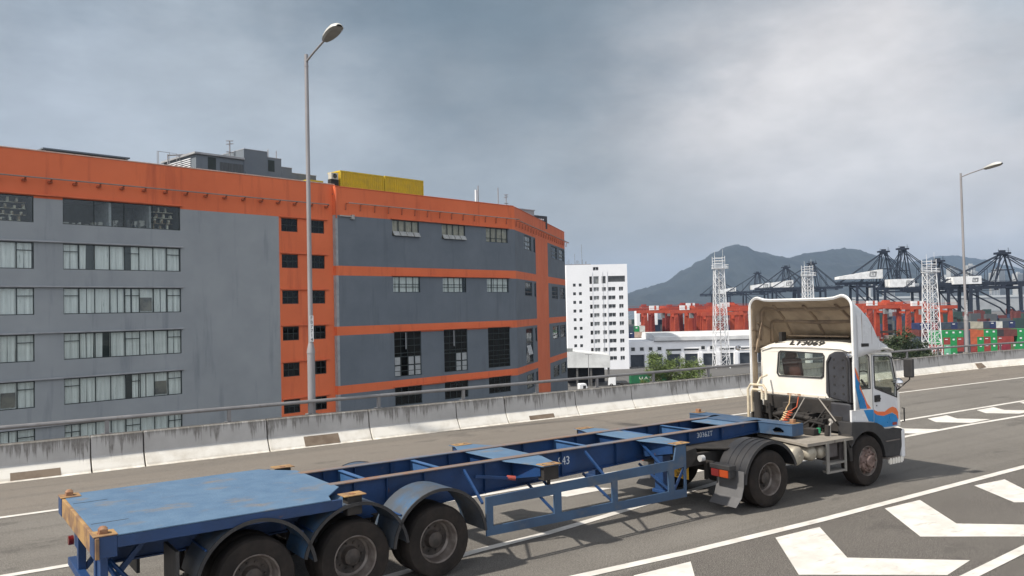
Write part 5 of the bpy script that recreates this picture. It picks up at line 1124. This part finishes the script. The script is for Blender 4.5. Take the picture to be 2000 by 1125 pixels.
def port():
    lattice('light_mast',71.0,285,34.0,4.9,2.9,12,'tall white lattice lighting mast in front of the white warehouse roof','' and 0 or 4.1,'white lattice lighting masts')
    lattice('light_mast',117.3,330,32.3,4.3,3.1,12,'white lattice lighting mast whose top shows over the truck deflector',4.0,'white lattice lighting masts')
    lattice('light_mast',135.6,270,30.6,4.7,3.0,12,'white lattice lighting mast rising beside the green container stacks',3.7,'white lattice lighting masts')
    Y=[(68.6,430,23,9,'red yard crane nearest the white tower with a white box on its girder',2.2,19.6),(75,446,23.5,9,'second red yard crane from the tower seen through the first one',0,20.3),(81.5,415,20,10,'red yard crane with a white box above the warehouse roof centre',2.0,19.4),
       (92,455,22,9,'red yard crane behind the middle of the warehouse roof',3.0,20.6),(98,430,22,9,'red yard crane left of the near lattice mast carrying a low white box',8,19.8),(108,440,21,9,'red yard crane directly behind the near lattice mast',2.0,20.4),(117,418,21,9,'red yard crane at the right end of the group beside the truck deflector',0,19.7),
       (64,470,26,9,'red yard crane half hidden behind the white tower, farthest back of its group',0,20.8),(88,475,24,9,'deep set red yard crane between the tower and the middle white electrical box',0,21.2),(104,478,24,9,'deep set red yard crane seen through the near lattice mast',0,21.0),(95,405,14,8,'narrow red yard crane standing nearest behind the warehouse roof',0,18.0),(112,462,25,9,'deep set red yard crane left of the truck deflector',0,20.9),(166,440,26,9,'deep set red yard crane just right of the deflector',0,20.6),
       (171.5,400,23,9,'red yard crane just right of the truck deflector with a white box',-1,19.6),(178.5,415,23,9,'red yard crane behind the dark tree beside the truck cab',0,20.1),(186,392,20,9,'red yard crane left of the right lattice mast with a large white box',2.0,19.0),(190,425,22,9,'rightmost red yard crane beyond the right lattice mast',0,19.0)]
    for a,b,s,ba,lb,bx_,h in Y: yard_crane(a,b,s,ba,lb,bx_,h)
    q=H0
    quay_crane(371,620,14.2+q,38.5+q,52,60,'rightmost dark quay crane with a wide braced apex and a white machinery house',(-40.5,-19.5,15.0+q,21+q,.4),legs=(-30,8),peak=(-4.2,4.2))
    quay_crane(362,700,12.5+q,37.5+q,30,56,'dark quay crane whose single mast stands just right of the lattice mast',None,legs=(5,30),peak=(0,2))
    quay_crane(371,780,14.5+q,53.5+q,26,50,'tallest dark quay crane with a short white machinery house below its peak',(-15.5,8,16.4+q,24.2+q,.2),legs=(-22,12),peak=(-3.2,3.2))
    quay_crane(362,800,20.5+q,52.5+q,47,30,'dark quay crane with a long sloping white machinery house left of its mast',(-46.5,-4,25.5+q,34.5+q,6.5),legs=(-31,-14),peak=(-3.2,3.2))
    quay_crane(346,950,19.5+q,49.5+q,52,34,'distant dark quay crane with its peak beside the middle lattice mast',None,legs=(-20,12),peak=(-3,3))
    quay_crane(349,1050,21.5+q,50+q,40,38,'far dark quay crane with a small white machinery house',(-18.5,7,23.8+q,33+q,2.8),legs=(-16,14),peak=(-2.8,2.8))
    quay_crane(357,1200,20+q,49+q,48,40,'farthest dark quay crane at the left end of the row',(-10,15.5,24.5+q,34+q,3.5),legs=(-20,12),peak=(-2.6,2.6))
    quay_crane(330,1320,19+q,44+q,30,40,'hazy dark quay crane behind the near lattice mast with a pale machinery house',(0,26,21+q,31+q,4),legs=(-10,16),peak=(-2.6,2.6))
    # container stacks
    cm={k:M('container_'+k,c,.6,col2=tuple(x*.75 for x in c),scale=.5) for k,c in dict(green=(.02,.30,.09),red=(.33,.055,.045),orange=(.52,.13,.055),ltgreen=(.18,.52,.33),dark=(.05,.045,.05),brown=(.16,.05,.045),navy=(.03,.045,.13),cream=(.50,.47,.38),white=(.68,.68,.64),pink=(.62,.47,.38),maroon=(.28,.03,.05),slate=(.06,.08,.11)).items()}
    prot={}; ORD=['first','second','third','fourth','fifth','sixth','seventh','eighth','ninth','tenth','eleventh','twelfth','thirteenth','fourteenth','fifteenth','sixteenth']
    def container(col,a,b,tier,label,long=False,z0=0):
        key=(col,long)
        if key not in prot:
            w_,d=(6.06,2.44) if long else (2.40,6.06); g=MB().box(.04,w_-.04,.06,d-.06,.1,2.5)
            n=int(w_/.27)
            for i in range(n): x=.12+(w_-.24)*i/n; g.box(x,x+.12,.02,.06,.2,2.42)
            for i in range(int(d/.3)): y=.2+.3*i; g.box(0,.04,y,y+.15,.2,2.42)
            for z in (.0,2.45): g.box(0,w_,0,.1,z,z+.12)
            for x in (0,w_-.1): g.box(x,x+.1,0,.1,.12,2.45)
            body=g; t=pthing('shipping_container',a,b,label,'container','stacked containers in the port yard',z=GZ+z0+2.59*tier); body.build('body',cm[col],t)
            if col in('green','ltgreen') and not long: MB().box(.85,1.6,-.02,.015,1.5,2.1).build('logo_patch',WHITE,t)
            elif long or col in('navy','red'): MB().box(.5,1.5,-.02,.015,1.75,2.05).build('logo_patch',WHITE,t)
            prot[key]=t
        else: copy_tree(prot[key],loc=PA(a,b,GZ+z0+2.59*tier),label=label)
    rows={3:['green','green','green','green','slate','orange','orange','green','green','dark','brown','brown','green','green','brown','brown'],
          2:['green','red','green','red','slate','orange','green','red','green',('red',2),None,None,'green','dark','brown','red'],
          1:['red','ltgreen','green','red','slate','red','green','red','green',('maroon',2),None,'green','green','dark','brown','red'],
          0:['red','ltgreen','green','dark','slate','red','green','red','green','green','green','red','green','dark','brown','red']}
    tn={3:'top',2:'second from top',1:'third from top',0:'bottom'}
    for tier,L in rows.items():
        x=155.1
        for i,c in enumerate(L):
            if c is None:
                if i in (10,11) and L[9] and isinstance(L[9],tuple): x+=0
                continue
            lg=isinstance(c,tuple); col=c[0] if lg else c
            container(col,155.1+2.46*i,305,tier,f"{dict(ltgreen='pale green',slate='dark slate').get(col,col)} container, {tn[tier]} of the {ORD[i]} front column from the mast",lg)
    back=['navy','navy','maroon','slate','slate','navy','slate','slate','cream','cream','slate','navy','white','slate','navy']
    for i,c in enumerate(back):
        container(c,155.0+2.46*i,318,4,f"{'dark slate' if c=='slate' else c} container, top of the {ORD[i]} back column from the mast")
    for i in range(15):
        for tier in (0,1,2,3): container('slate' if tier<3 else 'brown',155.0+2.46*i,318,tier,f"{'dark slate' if tier<3 else 'brown'} container, {['ground','second','third','fourth'][tier]} tier of the {ORD[i]} back column from the mast")
    for i,(c,a,tier) in enumerate([('green',54.0,4),('white',56.6,4),('navy',50.2,3),('slate',52,4),('pink',54.2,3),('pink',56.7,3),('navy',51.8,3),('slate',50,4)]):
        container(c,a,372,tier,f"small {dict(slate='dark slate').get(c,c)} container right of the tower, {'upper' if tier==4 else 'lower'} tier, {ORD[i]} of the cluster")
        for k in range(tier if tier==3 else 0): container('slate',a,372,k,f"dark slate container, {ORD[k]} tier under the {ORD[i]} box beside the tower")
    for i,(c,a,b,tier) in enumerate([('green',103.5,352,2.0),('green',106.2,352,2.0),('green',105,352,3.0)]): container(c,a,b,tier,f"green container glimpsed over the warehouse roof, {['left','right','raised'][i]} one",z0=1.5)
    # trucks
    truck_simple(27.6,226,R(172),WHITE,'white truck cab with grey chassis parked beside the loading canopy')
    truck_simple(41.2,224,R(4),M('cab_pale_grey',(.5,.5,.5),.4),'green container truck with white letters beside the feathery tree',cm['green'] if 0 else M('deep_green_box',(.012,.14,.055),.6,scale=.5),'U A S C')
    truck_simple(15.8,205,R(8),WHITE,'white truck nose at the foot of the factory end wall')
    for a,b,c in ((20.2,225,'thin grey lamp post standing before the white loading canopy'),):
        t=pthing('lamp_post',a,b,c,'street lamp'); MB().tube([(0,0,0),(0,0,9)],.09,6).build('pole',POLE,t); MB().box(-.9,.9,-.1,.1,8.9,9.05).build('arm',POLE,t)
    t=pthing('control_block',118,520,'small white block building standing behind the red cranes','building'); 
    t.location=PA(77.5,520); MB().box(0,13,0,10,0,19.5).build('wall',WHITEB,t); MB().box(3,9,2,6,19.5,21).build('roof_house',WHITE,t); MB().box(2,4,-.05,.0,12,17).build('window',GLD if 0 else DARK,t)
port_buildings(); port()
# ================================================================ TREES, HILLS, CITY, HAZE
def leaf_tree(name,a,b,label,seed,mat,crown,n,leaf,h,trunks):
    rnd=random.Random(seed); t=pthing(name,a,b,label,'tree')
    tr=MB(); tips=[]
    for (x,y) in trunks:
        p=Vector((x*.25,y*.25,0)); q=Vector((x*.6,y*.6,h*.35)); r=Vector((x,y,h*.62)); tr.tube([p,q,r],[.22,.16,.08],7); tips.append(r)
        for k in range(5):
            e=q.lerp(r,rnd.random())+Vector((rnd.uniform(-2,2),rnd.uniform(-2,2),rnd.uniform(1,3))); tr.tube([q.lerp(r,rnd.uniform(.2,.9)),e],[.07,.02],5)
    tr.build('trunk',BARK,t)
    g=MB(); 
    for c in range(crown[3]):
        # clumps on an uneven dome
        u=rnd.uniform(0,2*math.pi); v=rnd.random(); rr=rnd.uniform(.25,1.0)**.6
        cx=crown[0]*rr*math.cos(u)*math.cos(v*1.3); cy=crown[1]*rr*math.sin(u)*math.cos(v*1.3); cz=h-crown[2]+crown[2]*math.sin(v*1.45)*rr*rnd.uniform(.75,1.05); cr=rnd.uniform(.5,1.15)
        for i in range(n):
            d=Vector((rnd.gauss(0,1),rnd.gauss(0,1),rnd.gauss(0,.7))).normalized()*cr*rnd.random()**.4; p=Vector((cx,cy,cz))+d
            s=leaf*rnd.uniform(.6,1.3); a1=Vector((rnd.gauss(0,1),rnd.gauss(0,1),rnd.gauss(0,.5))).normalized(); b1=a1.cross(Vector((rnd.gauss(0,1),rnd.gauss(0,1),rnd.gauss(0,1)))).normalized()*.45
            g.quad(p-a1*s,p+b1*s,p+a1*s,p-b1*s)
    g.build('crown',mat,t,recalc=False)
leaf_tree('feathery_tree',26.8,150,'feathery green tree behind the railing in front of the warehouse',5,LEAF,(4.0,3.2,7.5,120),95,.15,13.6,[(-1.5,0),(1.5,.5),(0,-1)])
leaf_tree('feathery_tree',31.8,151,'lower spreading green tree to the right of the feathery one',8,LEAF,(4.2,3.2,6.2,100),90,.15,12.3,[(-1.2,0),(1.5,.5)])
leaf_tree('pale_shrub',23.2,138,'pale flowering shrub left of the feathery tree behind the parapet',9,M('pale_blossom',(.42,.42,.30),.8,col2=(.12,.16,.06),scale=3,contrast=(.45,.55)),(2.2,1.8,3.4,34),60,.13,9.6,[(-.5,0),(.6,.3)])
leaf_tree('dark_tree',85.6,185,'dark green bushy tree right of the truck cab below the red crane',12,LEAFD,(4.6,3.6,8,120),100,.19,15.6,[(-1.5,0),(1.2,.4)])
leaf_tree('dark_tree',91.2,186,'lower dark green tree at the foot of the right lattice mast',14,LEAFD,(3.8,3.2,7,90),95,.18,13.2,[(-1,0),(1.2,.4)])
leaf_tree('dark_tree',96.0,190,'small dark green tree under the container stacks beside the railing',15,LEAFD,(3.2,2.6,5,50),80,.18,10.2,[(0,0)])
def ridge(name,b,pts,base,mat,seed,depth):
    from mathutils import noise
    pts=[(pts[0][0]-900,base),(pts[0][0]-350,pts[0][1]*.7)]+pts+[(pts[-1][0]+500,pts[-1][1]*.7),(pts[-1][0]+1200,base)]
    xs=[];x=pts[0][0]
    while x<pts[-1][0]: xs.append(x); x+=14
    def hh(x):
        for i in range(len(pts)-1):
            if pts[i][0]<=x<=pts[i+1][0]:
                u=(x-pts[i][0])/(pts[i+1][0]-pts[i][0]); u2=u*u*(3-2*u)*.5+u*.5; return pts[i][1]+(pts[i+1][1]-pts[i][1])*u2
        return base
    M_=26; vs=[];fs=[]
    for x in xs:
        H_=hh(x)
        for j in range(M_+1):
            v=j/M_; y=(v-.6)*depth; e=(v/.6 if v<.6 else (1-v)/.4)
            z=GZ-2+(H_-GZ)*(e**1.05)
            nz=noise.fractal(Vector((x*.0035,y*.0035,seed)),1.0,2.0,6); sp=noise.ridged_multi_fractal(Vector((x*.0022,y*.0016,seed+4)),1.0,2.0,5,1,2)
            z+=(nz*38+ (sp-1)*60)*e*(1-e)*3.2+ (noise.noise(Vector((x*.035,y*.02,seed)))*9+noise.noise(Vector((x*.09,y*.07,seed)))*7)*e
            vs.append(PA(x,b+y,z))
    for i in range(len(xs)-1):
        for j in range(M_): fs.append((i*(M_+1)+j,(i+1)*(M_+1)+j,(i+1)*(M_+1)+j+1,i*(M_+1)+j+1))
    struct(MB().add(vs,fs,True).build(name,mat,recalc=False,sharp=180))
HILL=M('hill_scrub',(.020,.026,.024),.95,col2=(.011,.016,.015),scale=.006,contrast=(.4,.6),col3=(.05,.05,.042),scale3=.012,th3=(.66,.78),coord='World')
ridge('hill',6000,[(834,104),(960,142),(1109,187),(1241,269),(1372,340),(1485,401),(1560,436),(1623,449),(1678,433),(1744,395),(1817,382),(1909,358),(2001,348),(2113,375),(2224,388),(2317,397),(2391,410),(2465,402),(2556,372),(2665,326),(2774,290),(2900,250)],0,HILL,1,2600)
ridge('hill',8000,[(3100,250),(3453,342),(3749,360),(3948,405),(4097,441),(4245,448),(4392,425),(4539,392),(4685,339),(4929,270),(5221,180)],0,HILL,7,2400)
def city():
    rnd=random.Random(21)
    wm=M('far_tower_wall',(.36,.37,.38),.8,scale=.05); wd=M('far_tower_window',(.12,.14,.16),.4)
    for i,(a,b,w_,h) in enumerate([(1290,2500,22,92),(1330,2520,26,118),(1372,2480,20,104),(1400,2550,24,126),(1440,2500,22,100),(1478,2530,26,112),(1520,2500,22,96),(1120,2600,24,70),(1175,2620,30,66),(1230,2560,22,74)]):
        t=pthing('apartment_tower',a,b,f'hazy pale apartment tower far behind the right quay cranes, {["first","second","third","fourth","fifth","sixth","seventh","eighth","ninth","tenth"][i]} of the row','building','far apartment towers',rz=rnd.uniform(-.4,.4)); MB().box(0,w_,0,20,0,h).box(w_*.3,w_*.7,5,12,h,h+5).build('wall',wm,t)
        g=MB()
        for k in range(int(w_/4)):
            g.box(1.5+4*k,3.3+4*k,-.2,-.02,4,h-3)
        g.build('window',wd,t)
    for i,(a,b,w_,h) in enumerate([(500,1500,90,22),(640,1550,120,26),(420,1350,60,20),(800,1500,140,24)]):
        t=pthing('port_shed',a,b,f'long grey port shed in the haze under the quay cranes, {["first","second","third","fourth"][i]} of four','building','far port sheds'); MB().box(0,w_,0,40,0,h).build('wall',wm,t); MB().prism([(-1,h+.02),(20,h+4),(41,h+.02)],'x',-1,w_+1).build('roof',M('shed_roof',(.25,.27,.29),.7),t)
    # stacked yard in the distance reads as one mass
    g=MB()
    cols=[M('far_box_red',(.13,.035,.032),.8),M('far_box_blue',(.03,.05,.10),.8),M('far_box_grey',(.08,.09,.10),.8),M('far_box_green',(.03,.06,.055),.8)]
    for i in range(640):
        a=rnd.uniform(215,430) if i<400 else rnd.uniform(55,215); b=rnd.choice([470,500,530,560,590,650,690]) if i<400 else rnd.choice([500,530,560,600]); t_=rnd.randint(1,5); g.cur=rnd.randint(0,3); g.box(a,a+6,b,b+2.4,0,2.6*t_)
    o=g.build('far_container_yard',cols); o.location=PA(0,0); o.rotation_euler=(0,0,PH); o['kind']='stuff'; tag(o,'distant mass of stacked containers filling the yard under the quay cranes','containers')
city()
struct(MB().add([PA(-3000,1400,GZ+.05),PA(6000,1400,GZ+.05),PA(6000,7000,GZ+.05),PA(-3000,7000,GZ+.05)],[(0,1,2,3)]).build('water',M('harbour_water',(.05,.07,.08),.25,scale=.01,bump=.3,bscale=.3,coord='World'),recalc=False))
# air
hz=MB().box(-2200,9600,-1900,9400,GZ-1,640)
hm=bpy.data.materials.new('haze'); hm.use_nodes=True; nt=hm.node_tree; nt.nodes.remove(nt.nodes['Principled BSDF']); pv=nt.nodes.new('ShaderNodeVolumePrincipled'); pv.inputs['Color'].default_value=(.46,.66,1,1); pv.inputs['Density'].default_value=5.2e-5; nt.links.new(pv.outputs[0],nt.nodes['Material Output'].inputs['Volume'])
h_=hz.build('haze',hm); h_['kind']='stuff'; h_['label']='pale summer haze hanging over the harbour and hills'; h_.visible_shadow=True
